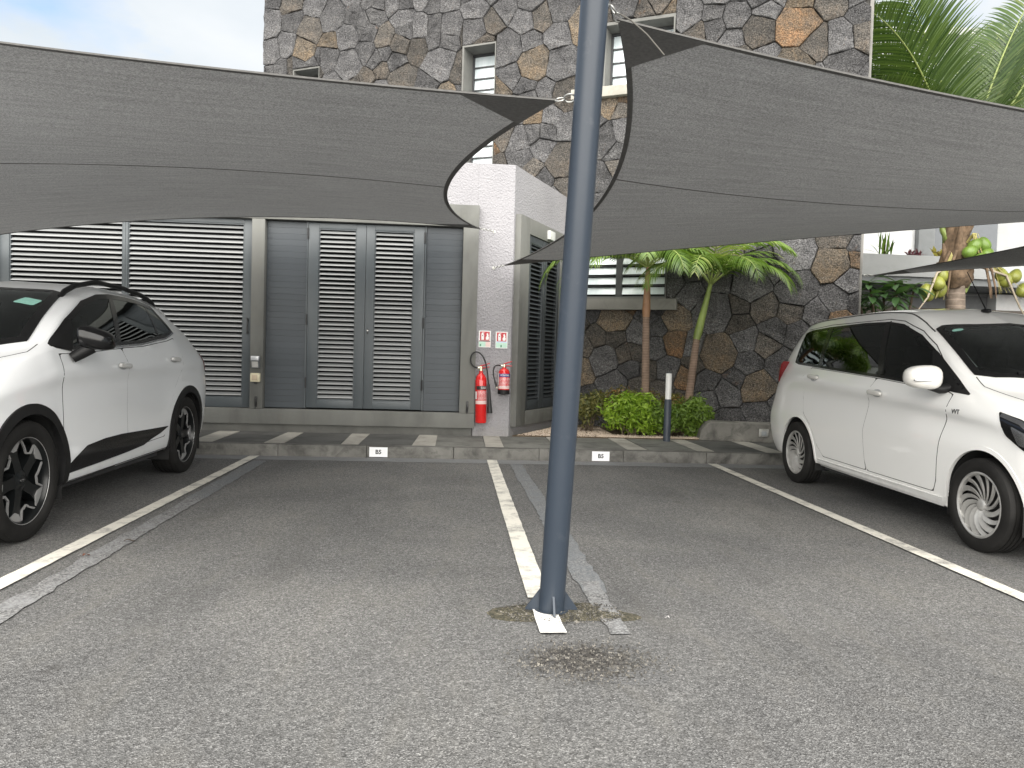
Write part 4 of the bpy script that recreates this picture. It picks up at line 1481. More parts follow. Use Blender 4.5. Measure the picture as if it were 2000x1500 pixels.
def wheel_mpv():
    r, w, rr = 0.313, 0.188, 0.216
    t = tyre_mesh(r, w, rr)
    m = MB().use(plain('dark_steel_wheel', (0.02, 0.02, 0.02), 0.5))
    m.lathe([(rr + 0.002, -0.08), (rr - 0.012, -0.07), (rr - 0.014, 0.02), (0.06, 0.02), (0.001, 0.02)], 56, 'X')
    back_ = m.mesh('rim', True, 30)
    m = MB()
    m.lathe([(rr + 0.006, 0.070), (rr + 0.006, 0.079), (rr - 0.004, 0.083), (rr - 0.014, 0.076), (rr - 0.016, 0.055)], 64, 'X')
    m.lathe([(0.001, 0.070), (0.026, 0.069), (0.034, 0.066), (0.042, 0.058), (0.046, 0.035)], 32, 'X')
    for k in range(14):
        big = k % 2 == 0
        a0 = 360 / 14 * k
        vs_ = []
        n = 7
        for i in range(n + 1):
            f = i / n
            rad = 0.036 + (rr - 0.012 - 0.036) * f
            tw = a0 + 46 * f ** 1.2
            half = (math.degrees((0.0075 + (0.0195 if big else 0.013) * f ** 0.8) / rad))
            xa = 0.060 + 0.018 * math.sin(f * 2.6)
            p0 = pol(rad, tw - half); p1 = pol(rad, tw + half)
            vs_ += [(xa, *p0), (xa - 0.014, *p1), (xa - 0.022, *p1), (xa - 0.012, *p0)]
        fs_ = []
        for i in range(n):
            for e in range(4):
                fs_.append((4 * i + e, 4 * i + (e + 1) % 4, 4 * i + 4 + (e + 1) % 4, 4 * i + 4 + e))
        m.add(vs_, fs_)
    m.mats = [HUBCAP]
    face = m.mesh('hubcap', True, 28)
    return t, [('rim', back_), ('hubcap', face)], r

def put_wheel(car, tm, parts, r, x, y, sgn, spin):
    w = empty('wheel'); w.parent = car
    w.location = (x, y, r)
    w.rotation_euler = (R(spin), 0, 0 if sgn > 0 else math.pi)
    inst('tyre', tm, w)
    for nm, me in parts:
        inst(nm, me, w)
    return w

def ring_arc(yc, zc, r, a0, a1, n=26):
    return [(yc + r * math.cos(R(a0 + (a1 - a0) * i / n)), zc + r * math.sin(R(a0 + (a1 - a0) * i / n))) for i in range(n + 1)]

def wheel_well(car, yc, zc, r, sgn, xin, xout):
    m = MB()
    pts = [(yc - r, 0.18)] + ring_arc(yc, zc, r, 180, 0) + [(yc + r, 0.18)]
    n = len(pts)
    vs_ = [(sgn * xout, y, z) for y, z in pts] + [(sgn * xin, y, z) for y, z in pts]
    fs_ = [(i, i + 1, i + 1 + n, i + n) for i in range(n - 1)] + [tuple(range(n, 2 * n))]
    m.add(vs_, fs_)
    return m.build('wheel_arch_liner', plain('arch_liner', (0.012, 0.012, 0.012), 0.95), car)

def seats(car, spots, zs, matA=None):
    for (x, y, bench) in spots:
        s = empty('seat'); s.parent = car
        s.location = (x, y, zs)
        wx = 0.56 if bench else 0.25
        superell((0, 0, 0), (wx, 0.26, 0.09), 0.35).build('cushion', INTER, s, True, 60)
        m = superell((0, 0, 0), (wx, 0.075, 0.32), 0.4)
        o = m.build('backrest', INTER2, s, True, 60); o.location = (0, 0.27, 0.30); o.rotation_euler = (R(-14), 0, 0)
        for hx in ((-0.32, 0.32) if bench else (0,)):
            o = superell((0, 0, 0), (0.13, 0.05, 0.09), 0.5).build('headrest', INTER2, s, True, 60); o.location = (hx, 0.37, 0.70)

# ------------------------------------------------------------------ crossover SUV (left)
def row(y, *kz, ys=None):
    """kz: nine (x,z); ys: per-line y override"""
    return [(x, (ys or {}).get(i, y), z) for i, (x, z) in enumerate(kz)]
SUV = [
 row(-.88, (0, .25), (.55, .25), (.62, .42), (.64, .60), (.64, .74), (.62, .82), (.50, .86), (.30, .88), (0, .885)),
 row(-.70, (0, .22), (.74, .23), (.80, .42), (.83, .62), (.83, .78), (.78, .87), (.60, .92), (.32, .945), (0, .95), ys={8: -.76, 7: -.74}),
 row(-.42, (0, .21), (.84, .23), (.89, .42), (.915, .66), (.91, .86), (.84, .975), (.67, 1.01), (.35, 1.035), (0, 1.04)),
 row(-.10, (0, .21), (.87, .25), (.905, .43), (.928, .69), (.92, .93), (.84, 1.06), (.70, 1.085), (.36, 1.105), (0, 1.11)),
 row(.18, (0, .21), (.88, .265), (.922, .44), (.930, .70), (.92, .97), (.85, 1.13), (.765, 1.155), (.42, 1.15), (0, 1.155), ys={7: .07, 8: .01}),
 row(.36, (0, .21), (.885, .27), (.922, .44), (.918, .71), (.92, 1.00), (.86, 1.165), (.785, 1.215), (.46, 1.225), (0, 1.235), ys={7: .22, 8: .14}),
 row(.75, (0, .21), (.89, .275), (.922, .44), (.914, .72), (.92, 1.015), (.86, 1.185), (.738, 1.415), (.44, 1.435), (0, 1.448), ys={7: .62, 8: .54}),
 row(1.15, (0, .21), (.89, .28), (.922, .44), (.912, .72), (.925, 1.025), (.86, 1.20), (.678, 1.562), (.46, 1.592), (0, 1.608), ys={7: 1.05, 8: .98}),
 row(1.60, (0, .21), (.89, .285), (.921, .44), (.911, .72), (.926, 1.03), (.86, 1.215), (.645, 1.632), (.54, 1.682), (0, 1.705)),
 row(2.10, (0, .21), (.89, .29), (.922, .44), (.914, .72), (.93, 1.04), (.855, 1.25), (.64, 1.628), (.54, 1.675), (0, 1.702)),
 row(2.60, (0, .22), (.89, .295), (.915, .45), (.934, .74), (.935, 1.04), (.825, 1.335), (.65, 1.572), (.53, 1.645), (0, 1.675)),
 row(3.10, (0, .24), (.87, .29), (.905, .46), (.925, .76), (.915, 1.05), (.79, 1.30), (.63, 1.475), (.51, 1.585), (0, 1.625), ys={6: 3.04, 7: 3.10, 8: 3.18}),
 row(3.36, (0, .27), (.83, .30), (.875, .47), (.895, .78), (.875, 1.05), (.765, 1.22), (.63, 1.33), (.42, 1.40), (0, 1.42), ys={5: 3.33, 6: 3.31}),
 row(3.55, (0, .29), (.74, .31), (.80, .48), (.815, .80), (.79, 1.04), (.70, 1.13), (.55, 1.18), (.35, 1.20), (0, 1.21), ys={1: 3.52}),
 row(3.66, (0, .30), (.58, .32), (.64, .50), (.65, .80), (.63, .98), (.56, 1.06), (.45, 1.09), (.25, 1.11), (0, 1.12), ys={1: 3.60}),
]
suv = empty('crossover_suv', (-3.50, 4.88, 0), label='white crossover SUV with black mirror and roof rail parked at left', cat='car')
SH = CarShell(SUV)
WB1, RW1 = 2.755, 0.372
AR1 = 0.415
dlo = [(.40, 1.203), (.61, 1.178), (1.13, 1.206), (1.80, 1.240), (2.35, 1.300), (2.60, 1.352), (2.475, 1.568), (2.20, 1.600), (1.93, 1.612), (1.64, 1.612), (1.40, 1.592), (1.09, 1.522), (.73, 1.374)]
wsc = [(-.70, .35), (-.60, .24), (-.40, .13), (0, .07), (.40, .13), (.60, .24), (.70, .35), (.555, 1.10), (.48, 1.12), (.25, 1.04), (0, 1.01), (-.25, 1.04), (-.48, 1.12), (-.555, 1.10)]
rgl = [(-.46, 3.16), (.46, 3.16), (.50, 3.40), (-.50, 3.40)]
SH.body('body', [PAINT_A, BLK_PLAST], suv, [('S', dlo), ('T', [(x * 0.96, .36 + (y - .36) * 0.97) for x, y in wsc])], [(0, RW1, AR1), (WB1, RW1, AR1)], 0.285)
SH.patch('windscreen', rounded(wsc, .03), 'T', GL_WIND, suv, 0.004, 0.05)
SH.strip('windscreen_frit', wsc, 'T', BLK_GLOSS, suv, 0.05, 0.012, 0.006, True)
SH.patch('rear_window', rounded(rgl, .05), 'T', BLK_GLOSS, suv, 0.006, 0.06)
for md in ('R', 'L'):
    sg = 1 if md == 'R' else -1
    wa = [(.60, 1.19), (1.13, 1.214), (1.345, 1.226), (1.615, 1.604), (1.40, 1.584), (1.09, 1.514), (.785, 1.386)]
    wb_ = [(1.40, 1.228), (1.80, 1.247), (2.20, 1.290), (2.30, 1.562), (2.20, 1.592), (1.93, 1.604), (1.68, 1.604)]
    wc_ = [(2.235, 1.30), (2.36, 1.312), (2.575, 1.355), (2.465, 1.550), (2.34, 1.572)]
    tri = [(.39, 1.213), (.39, 1.197), (.62, 1.174), (.80, 1.396), (.715, 1.374)]
    SH.patch('front_door_window', rounded(wa, .03), md, GL_SIDE, suv, 0.003)
    SH.patch('rear_door_window', rounded(wb_, .03), md, GL_SIDE, suv, 0.003)
    SH.patch('quarter_window', rounded(wc_, .02), md, GL_SIDE, suv, 0.003)
    SH.patch('mirror_triangle', rounded(tri, .006), md, BLK_PLAST, suv, 0.008, 0.014)
    SH.strip('window_trim', dlo, md, BLK_GLOSS, suv, 0.022 if md == 'R' else 0.022, 0.014, 0.006, True)
    SH.strip('belt_chrome', [(.60, 1.166), (1.13, 1.193), (1.80, 1.227), (2.35, 1.286), (2.61, 1.345)], md, CHROME, suv, 0.006, 0.008, 0.009)
    SH.strip('door_pillar', [(1.375, 1.232), (1.645, 1.602)], md, BLK_GLOSS, suv, 0.034, 0.034, 0.005)
    SH.strip('door_pillar', [(2.22, 1.30), (2.32, 1.566)], md, BLK_GLOSS, suv, 0.016, 0.016, 0.005)
    # doors: separate skins standing a hair proud
    d1 = [(.43, 1.145), (.40, .98), (.405, .60), (.40, .50), (.44, .405), (1.35, .40), (1.395, .50), (1.40, 1.00), (1.385, 1.188), (1.13, 1.172), (.61, 1.146)]
    d2 = [(1.408, 1.00), (1.405, .50), (1.41, .40), (2.16, .42), (2.24, .55), (2.38, .83), (2.56, 1.00), (2.60, 1.12), (2.54, 1.290), (2.35, 1.260), (1.80, 1.206), (1.396, 1.190)]
    for nm, dp, hy, hz in (('front_door', d1, 1.41, 1.055), ('rear_door', d2, 2.48, 1.095)):
        SH.strip('door_gap', dp, md, SEAM, suv, 0.007, 0.006, 0.001, True)
        dd = SH.patch(nm, rounded(dp, .035), md, PAINT_A, suv, 0.0035, 0.03)
        hy -= 0.12
        l_, n_ = SH.hit(hy, hz, md)
        o = superell((0, 0, 0), (0.016, 0.105, 0.020), 0.55).build('door_handle', PAINT_A, dd, True, 60)
        o.location = l_ + n_ * 0.024
        o.rotation_euler = (R(-3), 0, 0)
        cup = [(hy + 0.075 * math.cos(t), hz + 0.028 * math.sin(t)) for t in [k * math.pi / 8 for k in range(16)]]
        SH.patch('handle_cup_shade', cup, md, plain('recess_shade_grey', (0.45, 0.46, 0.47), 0.3), dd, 0.0045, 0.03, 0.002)  # flat grey oval, coloured as the shade inside the handle cup
    # black lower insert and cladding
    lower = [(.41, .375), (.55, .44), (.72, .505), (1.0, .525), (1.285, .528), (1.80, .512), (2.25, .500), (2.05, .455), (1.85, .425), (1.70, .392), (1.40, .375), (.90, .358), (.42, .345)]
    SH.patch('sill_insert', rounded(lower, .015), md, BLK_GLOSS, suv, 0.009, 0.04, 0.012)
    for yc in (0, WB1):
        arc = [(yc + 0.44, .26)] + ring_arc(yc, RW1, 0.437, 8, 172) + [(yc - 0.44, .26)]
        SH.strip('arch_cladding', arc, md, BLK_PLAST, suv, 0.030, 0.036, 0.012, False, 0.02)
        wheel_well(suv, yc, RW1, 0.418, sg, 0.55, 0.90)
    SH.strip('sill_cladding', [(.44, .268), (2.32, .285)], md, BLK_PLAST, suv, 0.020, 0.03, 0.008, False, 0.02)
    SH.patch('tail_light', rounded([(3.28, 1.15), (3.50, 1.12), (3.56, 1.00), (3.44, .96), (3.36, 1.02)], .02), md, RED_LENS, suv, 0.006)
    SH.patch('headlight', rounded([(-.55, .90), (-.42, .93), (-.46, .70), (-.62, .66), (-.66, .80)], .02), md, BLK_GLOSS, suv, 0.006)
    # wing mirror
    mir = empty('wing_mirror'); mir.parent = suv
    mir.location = (sg * 1.035, .60, 1.255)
    m = superell((0, 0, 0), (0.105, 0.072, 0.074), 0.62)
    vs2 = []
    for (x, y, z) in m.v:
        f = 1 + 0.35 * max(-1, min(1, -x * sg / 0.115)) * 0.5
        vs2.append((x, y - 0.04 * (x * sg) / 0.115 * -1, z * f + 0.025 * (-x * sg) / 0.115))
    m.v = vs2
    m.build('mirror_cap', BLK_GLOSS, mir, True, 60)
    m = MB(); m.tube([(-sg * 0.03, 0.0, -0.055), (-sg * 0.09, -0.03, -0.10), (-sg * 0.135, -0.055, -0.135)], [0.045, 0.042, 0.036], 12); m.build('mirror_arm', BLK_PLAST, mir, True, 60)
    m = superell((0, 0.070, 0.0), (0.075, 0.005, 0.045), 0.5); m.build('mirror_glass', CHROME, mir, True, 60)
    # roof rail
    pts = []
    for (y, lift) in ((1.03, -0.004), (1.10, 0.025), (1.25, 0.042), (1.6, 0.046), (2.1, 0.046), (2.5, 0.040), (2.72, 0.022), (2.80, -0.004)):
        l_, n_ = SH.hit(sg * 0.575, y, 'T')
        pts.append(l_ + Vector((0, 0, lift)))
    m = MB(); m.tube(pts, [0.018, 0.021, 0.021, 0.020, 0.020, 0.021, 0.021, 0.018], 10); m.build('roof_rail', BLK_PLAST, suv, True, 60)
    SH.strip('bonnet_gap', [(sg * .78, .34), (sg * .79, .20), (sg * .70, .02), (sg * .66, -.40)], 'T', SEAM, suv, 0.003, 0.003, 0.0012)
SH.strip('wiper', [(-.45, .20), (0, .175), (.50, .235)], 'T', BLK_PLAST, suv, 0.009, 0.009, 0.016, False, 0.0)
SH.patch('windscreen_sticker', rounded([(.40, .74), (.53, .75), (.545, .86), (.43, .85)], .02), 'T', STICKER, suv, 0.007, 0.04, 0.001)
SH.patch('window_paper', rounded([(.84, 1.385), (.98, 1.385), (.98, 1.43), (.84, 1.43)], .004), 'R', PAPER, suv, -0.012, 0.04, 0.001)
m = MB(); m.box((-.80, .44, .22), (.80, 2.32, .34)); m.box((-.52, -.75, .22), (.52, .44, .60)); m.box((-.52, 2.33, .24), (.52, 3.5, .60)); m.build('floor_pan', INTER, suv)
m = superell((0, .55, 1.02), (.74, .30, .14), 0.4); m.build('dashboard', INTER, suv, True, 60)
seats(suv, ((-.37, 1.25, 0), (.37, 1.25, 0), (0, 2.1, 1)), 0.66)
m = MB(); m.tube([(.37 + .18 * math.cos(t), .88 + .05 * math.sin(t), 1.03 + .17 * math.sin(t)) for t in [k * math.pi / 12 for k in range(25)]], 0.014, 8, False); m.build('steering_wheel', INTER, suv, True)
tm, ps, rw = wheel_suv()
for (x, y, sg, sp) in ((.80, 0, 1, 20), (-.80, 0, -1, 0), (.80, WB1, 1, 50), (-.80, WB1, -1, 0)):
    w = put_wheel(suv, tm, ps, rw, x, y, sg, sp)
    if sg > 0:
        k = inst('emblem', text_mesh('KIA', 0.028, CHROME, 0.0008), w, (0.0765, 0, 0), (R(90), 0, R(90)))
        k.rotation_euler = (Matrix.Rotation(R(-sp + 8), 3, 'X') @ Matrix.Rotation(R(90), 3, 'Z') @ Matrix.Rotation(R(90), 3, 'X')).to_euler()
# number plate omitted from view: front bumper grille
m = MB(); m.box((-.5, -.905, .45), (.5, -.86, .66), 0.01); m.build('grille', BLK_PLAST, suv, True)

# ------------------------------------------------------------------ people carrier (right)
MPV = [
 row(-.75, (0, .22), (.50, .22), (.57, .38), (.58, .56), (.58, .70), (.56, .78), (.45, .83), (.27, .85), (0, .86)),
 row(-.58, (0, .19), (.70, .20), (.75, .38), (.77, .58), (.77, .74), (.72, .86), (.56, .92), (.30, .945), (0, .95), ys={8: -.63, 7: -.61}),
 row(-.30, (0, .18), (.79, .20), (.83, .38), (.85, .62), (.845, .82), (.77, .95), (.61, .985), (.33, 1.01), (0, 1.02)),
 row(0, (0, .18), (.81, .215), (.845, .39), (.862, .66), (.85, .88), (.775, 1.025), (.64, 1.05), (.35, 1.07), (0, 1.08)),
 row(.20, (0, .18), (.815, .22), (.85, .39), (.865, .66), (.855, .90), (.79, 1.065), (.705, 1.10), (.40, 1.12), (0, 1.125), ys={7: .08, 8: .02}),
 row(.40, (0, .18), (.82, .225), (.850, .39), (.866, .66), (.857, .92), (.80, 1.085), (.722, 1.175), (.43, 1.20), (0, 1.21), ys={7: .25, 8: .17}),
 row(.765, (0, .18), (.82, .23), (.848, .39), (.864, .66), (.860, .95), (.80, 1.10), (.668, 1.368), (.42, 1.41), (0, 1.425), ys={7: .62, 8: .54}),
 row(1.05, (0, .18), (.82, .235), (.846, .39), (.860, .66), (.862, .965), (.80, 1.112), (.628, 1.512), (.46, 1.545), (0, 1.562), ys={7: .98, 8: .88}),
 row(1.40, (0, .18), (.82, .24), (.844, .39), (.858, .66), (.864, .985), (.80, 1.135), (.598, 1.602), (.51, 1.685), (0, 1.73)),
 row(2.00, (0, .18), (.82, .25), (.846, .40), (.860, .67), (.866, 1.02), (.79, 1.165), (.582, 1.628), (.50, 1.715), (0, 1.76)),
 row(2.70, (0, .20), (.82, .26), (.852, .41), (.868, .69), (.862, 1.05), (.765, 1.207), (.577, 1.612), (.49, 1.705), (0, 1.75)),
 row(3.20, (0, .22), (.80, .25), (.838, .40), (.855, .68), (.83, 1.02), (.735, 1.235), (.595, 1.565), (.50, 1.66), (0, 1.705)),
 row(3.45, (0, .23), (.75, .25), (.80, .40), (.822, .66), (.79, .96), (.69, 1.235), (.565, 1.455), (.44, 1.555), (0, 1.60), ys={2: 3.47, 3: 3.48}),
 row(3.58, (0, .25), (.68, .27), (.745, .41), (.765, .62), (.73, .93), (.625, 1.19), (.50, 1.36), (.33, 1.43), (0, 1.46), ys={2: 3.64, 3: 3.66, 5: 3.55, 6: 3.53, 7: 3.53, 8: 3.53}),
 row(3.68, (0, .27), (.50, .29), (.57, .43), (.59, .60), (.56, .90), (.48, 1.10), (.40, 1.20), (.22, 1.25), (0, 1.27), ys={1: 3.62, 2: 3.72, 3: 3.74, 5: 3.62, 6: 3.60, 7: 3.59, 8: 3.59}),
]
mpv = empty('people_carrier', (4.37, 4.86, 0), label='plain white people carrier with silver hubcaps parked at right', cat='car')
SM = CarShell(MPV, crease=0.026)
WB2, RW2, AR2 = 2.775, 0.313, 0.368
dlo2 = [(.235, 1.045), (.56, 1.072), (1.36, 1.130), (2.20, 1.176), (3.02, 1.222), (3.12, 1.24), (3.17, 1.545), (3.05, 1.570), (2.70, 1.592), (2.0, 1.606), (1.60, 1.600), (1.36, 1.570), (1.05, 1.472), (.80, 1.345)]
wsm = [(-.665, .37), (-.58, .28), (-.40, .17), (0, .09), (.40, .17), (.58, .28), (.665, .37), (.555, 1.00), (.50, 1.02), (.25, .96), (0, .93), (-.25, .96), (-.50, 1.02), (-.555, 1.00)]
SM.body('body', [PAINT_B, BLK_PLAST], mpv, [('S', dlo2), ('T', [(x * 0.96, .37 + (y - .37) * 0.97) for x, y in wsm])], [(0, RW2, AR2), (WB2, RW2, AR2)], 0.205)
SM.patch('windscreen', rounded(wsm, .03), 'T', GL_WIND, mpv, 0.004, 0.05)
SM.strip('windscreen_frit', wsm, 'T', BLK_GLOSS, mpv, 0.035, 0.012, 0.006, True)
SM.patch('rear_window', rounded([(-.5, 1.25), (.5, 1.25), (.42, 1.50), (-.42, 1.50)], .05), 'B', BLK_GLOSS, mpv, 0.006, 0.06)
for md in ('L', 'R'):
    sg = 1 if md == 'R' else -1
    wa = [(.60, 1.086), (1.33, 1.139), (1.585, 1.592), (1.37, 1.562), (1.06, 1.464), (.82, 1.342)]
    wb_ = [(1.40, 1.143), (2.20, 1.186), (2.47, 1.201), (2.60, 1.586), (2.0, 1.598), (1.66, 1.594)]
    wc_ = [(2.54, 1.204), (3.02, 1.232), (3.105, 1.248), (3.155, 1.538), (3.05, 1.560), (2.70, 1.580)]
    tri = [(.215, 1.045), (.225, 1.036), (.61, 1.072), (.835, 1.352), (.79, 1.350)]
    SM.patch('front_door_window', rounded(wa, .03), md, GL_SIDE, mpv, 0.003)
    SM.patch('rear_door_window', rounded(wb_, .03), md, GL_SIDE, mpv, 0.003)
    SM.patch('quarter_window', rounded(wc_, .05), md, GL_SIDE, mpv, 0.003)
    SM.patch('mirror_triangle', rounded(tri, .006), md, BLK_PLAST, mpv, 0.006)
    SM.strip('window_trim', dlo2, md, BLK_GLOSS, mpv, 0.016, 0.008, 0.005, True)
    SM.strip('door_pillar', [(1.365, 1.143), (1.622, 1.598)], md, BLK_GLOSS, mpv, 0.036, 0.036, 0.005)
    SM.strip('door_pillar', [(2.505, 1.206), (2.65, 1.586)], md, BLK_GLOSS, mpv, 0.034, 0.034, 0.005)
    d1 = [(.375, 1.03), (.395, .95), (.44, .76), (.47, .55), (.485, .40), (.52, .318), (1.43, .33), (1.47, .40), (1.50, .66), (1.44, .95), (1.40, 1.115), (.60, 1.055), (.43, 1.045)]
    d2 = [(1.408, 1.116), (1.448, .95), (1.508, .66), (1.478, .40), (1.46, .332), (2.22, .345), (2.34, .44), (2.46, .62), (2.62, .73), (2.68, .88), (2.70, 1.10), (2.66, 1.182), (2.20, 1.158)]
    for nm, dp, hy, hz in (('front_door', d1, 1.30, .995), ('rear_door', d2, 2.44, 1.085)):
        SM.strip('door_gap', dp, md, SEAM, mpv, 0.007, 0.006, 0.001, True)
        dd = SM.patch(nm, rounded(dp, .03), md, PAINT_B, mpv, 0.0035, 0.03)
        l_, n_ = SM.hit(hy, hz, md)
        o = superell((0, 0, 0), (0.017, 0.105, 0.021), 0.6).build('door_handle', PAINT_B, dd, True, 60)
        o.location = l_ + n_ * 0.026
        o.rotation_euler = (R(3), 0, 0)
        cup = [(hy + 0.07 * math.cos(t), hz + 0.032 * math.sin(t)) for t in [k * math.pi / 8 for k in range(16)]]
        SM.patch('handle_cup_shade', cup, md, plain('recess_shade_grey', (0.45, 0.46, 0.47), 0.3), dd, 0.0045, 0.03, 0.002)  # shade of the handle cup put into a grey oval
    for yc in (0, WB2):
        arc = [(yc + 0.383, .22)] + ring_arc(yc, RW2, 0.378, 4, 176) + [(yc - 0.383, .22)]
        SM.strip('arch_lip', arc, md, PAINT_B, mpv, 0.013, 0.016, 0.004, False, 0.02)
        wheel_well(mpv, yc, RW2, 0.366, sg, 0.50, 0.83)
    SM.strip('sill', [(.42, .252), (2.36, .272)], md, PAINT_B, mpv, 0.035, 0.028, 0.006, False, 0.02)
    tl = [(3.32, 1.245), (3.47, 1.225), (3.63, 1.11), (3.70, 1.035), (3.68, .960), (3.54, .935), (3.42, 1.03)]
    m = MB(); nt = len(tl)
    m.add([(sg * .50, y + .02, z) for y, z in tl] + [(sg * (.790 - .42 * max(0, y - 3.40)), y, z) for y, z in tl] + [(sg * (.773 - .42 * max(0, y - 3.40)), 3.49 + (y - 3.49) * .85, 1.08 + (z - 1.08) * .82) for y, z in tl],
          [tuple(range(nt)), tuple(2 * nt + i for i in range(nt))] + [(k * nt + i, k * nt + (i + 1) % nt, (k + 1) * nt + (i + 1) % nt, (k + 1) * nt + i) for k in (0, 1) for i in range(nt)])
    for i in range(2 * nt, 3 * nt): m.v[i] = (m.v[i][0] + sg * .028, m.v[i][1], m.v[i][2])
    m.build('tail_light', RED_LENS, mpv, True, 50)
    hl = SM.patch('headlight', rounded([(-.10, .945), (-.30, .905), (-.52, .80), (-.60, .68), (-.42, .69), (-.20, .80)], .02), md, BLK_GLOSS, mpv, 0.006)
    SM.strip('headlight_chrome', [(-.13, .925), (-.30, .885), (-.50, .78)], md, CHROME, hl, 0.012, 0.012, 0.009)
    SM.patch('headlight_lens', rounded([(-.24, .86), (-.40, .81), (-.47, .72), (-.32, .75)], .02), md, CHROME, hl, 0.010)
    mir = empty('wing_mirror'); mir.parent = mpv
    mir.location = (sg * 1.005, .455, 1.150)
    m = superell((0, 0, 0), (0.125, 0.075, 0.086), 0.72)
    m.v = [(x, y + 0.02 * (x * sg) / 0.125, z * (1 + 0.12 * (x * -sg) / 0.125)) for x, y, z in m.v]
    m.build('mirror_cap', PAINT_B, mir, True, 60)
    m = MB(); m.tube([(-sg * 0.04, 0.01, -0.065), (-sg * 0.13, 0.0, -0.085), (-sg * 0.20, 0.0, -0.075)], [0.022, 0.032, 0.036], 10); m.build('mirror_arm', BLK_PLAST, mir, True, 60)
    m = superell((sg * 0.02, -0.066, -0.022), (0.085, 0.012, 0.009), 0.6); m.build('indicator', CHROME, mir, True, 60)
    m = superell((0, 0.072, 0.0), (0.105, 0.006, 0.066), 0.6); m.build('mirror_glass', CHROME, mir, True, 60)
    SM.strip('bonnet_gap', [(sg * .68, .34), (sg * .715, .20), (sg * .69, .06), (sg * .62, -.35)], 'T', SEAM, mpv, 0.003, 0.003, 0.0012)
    SM.strip('roof_gutter', [(sg * .585, .98), (sg * .555, 1.15), (sg * .53, 1.5), (sg * .52, 2.6), (sg * .53, 3.2)], 'T', SEAM, mpv, 0.005, 0.005, 0.0015)
    SM.strip('door_frame_gap', [(.50, 1.16), (.83, 1.395), (1.06, 1.512), (1.38, 1.606), (1.62, 1.632), (2.7, 1.622), (3.15, 1.585)], md, SEAM, mpv, 0.003, 0.003, 0.0012)
SM.strip('wiper', [(-.45, .24), (0, .21), (.50, .28)], 'T', BLK_PLAST, mpv, 0.009, 0.009, 0.016, False, 0.0)
tx = [(-.455 + .045 * math.cos(t), .90 + .022 * math.sin(t)) for t in [k * math.pi / 8 for k in range(16)]]
SM.patch('windscreen_sticker', tx, 'T', STICKER, mpv, 0.007, 0.04, 0.001)
# front wing badge
l_, n_ = SM.hit(.29, .915, 'L')
bd_ = inst('badge', text_mesh('VVT', 0.046, plain('badge_grey', (0.10, 0.10, 0.105), 0.3, 0.6), 0.001, 0.0006), mpv, l_ + n_ * 0.003)
bd_.rotation_euler = (Matrix.Rotation(R(-90), 3, 'Z') @ Matrix.Rotation(R(86), 3, 'X')).to_euler()
# roof aerial
l_, n_ = SM.hit(.0, 1.22, 'T')
m = superell((0, 0, 0.012), (0.025, 0.05, 0.018), 0.7); o = m.build('aerial_base', BLK_PLAST, mpv, True, 60); o.location = l_
m = MB(); m.tube([(0, 0.0, 0.02), (0, 0.26, 0.36)], [0.006, 0.003], 8); o = m.build('aerial', BLK_PLAST, mpv, True); o.location = l_
m = MB(); m.box((-.74, .40, .20), (.74, 2.38, .34)); m.box((-.48, -.62, .20), (.48, .40, .60)); m.box((-.48, 2.39, .24), (.48, 3.5, .55)); m.build('floor_pan', INTER, mpv)
m = superell((0, .52, .98), (.68, .28, .13), 0.4); m.build('dashboard', INTER, mpv, True, 60)
seats(mpv, ((-.34, 1.20, 0), (.34, 1.20, 0), (0, 2.0, 1), (0, 2.75, 1)), 0.62)
m = MB(); m.tube([(-.34 + .18 * math.cos(t), .84 + .05 * math.sin(t), 1.00 + .17 * math.sin(t)) for t in [k * math.pi / 12 for k in range(25)]], 0.014, 8, False); m.build('steering_wheel', INTER, mpv, True)
tm, ps, rw = wheel_mpv()
for (x, y, sg, sp) in ((-.785, 0, -1, 10), (.785, 0, 1, 0), (-.785, WB2, -1, 40), (.785, WB2, 1, 0)):
    put_wheel(mpv, tm, ps, rw, x, y, sg, sp)
m = MB(); m.box((-.45, -.785, .40), (.45, -.73, .58), 0.01); m.build('grille', BLK_PLAST, mpv, True)
# ================================================================== SMALL THINGS
RED = plain('extinguisher_red', (0.55, 0.012, 0.012), 0.22, var=0.06, coat=0.5)
SIGNRED = plain('sign_red', (0.46, 0.03, 0.04), 0.5, var=0.05)
SIGNWHITE = plain('sign_white', (0.74, 0.74, 0.74), 0.5, var=0.04)
SIGNGREEN = plain('sign_pale_green', (0.42, 0.62, 0.52), 0.5, var=0.06)
SIGNPINK = plain('sign_pale_pink', (0.66, 0.50, 0.48), 0.5, var=0.06)
SIGNBLUE = plain('sign_pale_blue', (0.42, 0.55, 0.72), 0.5, var=0.06)
SIGNDARK = plain('sign_dark_band', (0.10, 0.03, 0.035), 0.5, var=0.1)
LBL_BLUE = plain('label_blue', (0.03, 0.035, 0.19), 0.4, var=0.05)
LBL_WHITE = plain('label_white', (0.72, 0.70, 0.70), 0.45, var=0.05)
HOSE = plain('black_hose', (0.014, 0.014, 0.015), 0.5, var=0.2)
BRASS = plain('valve_metal', (0.62, 0.58, 0.45), 0.3, 0.9, var=0.1)

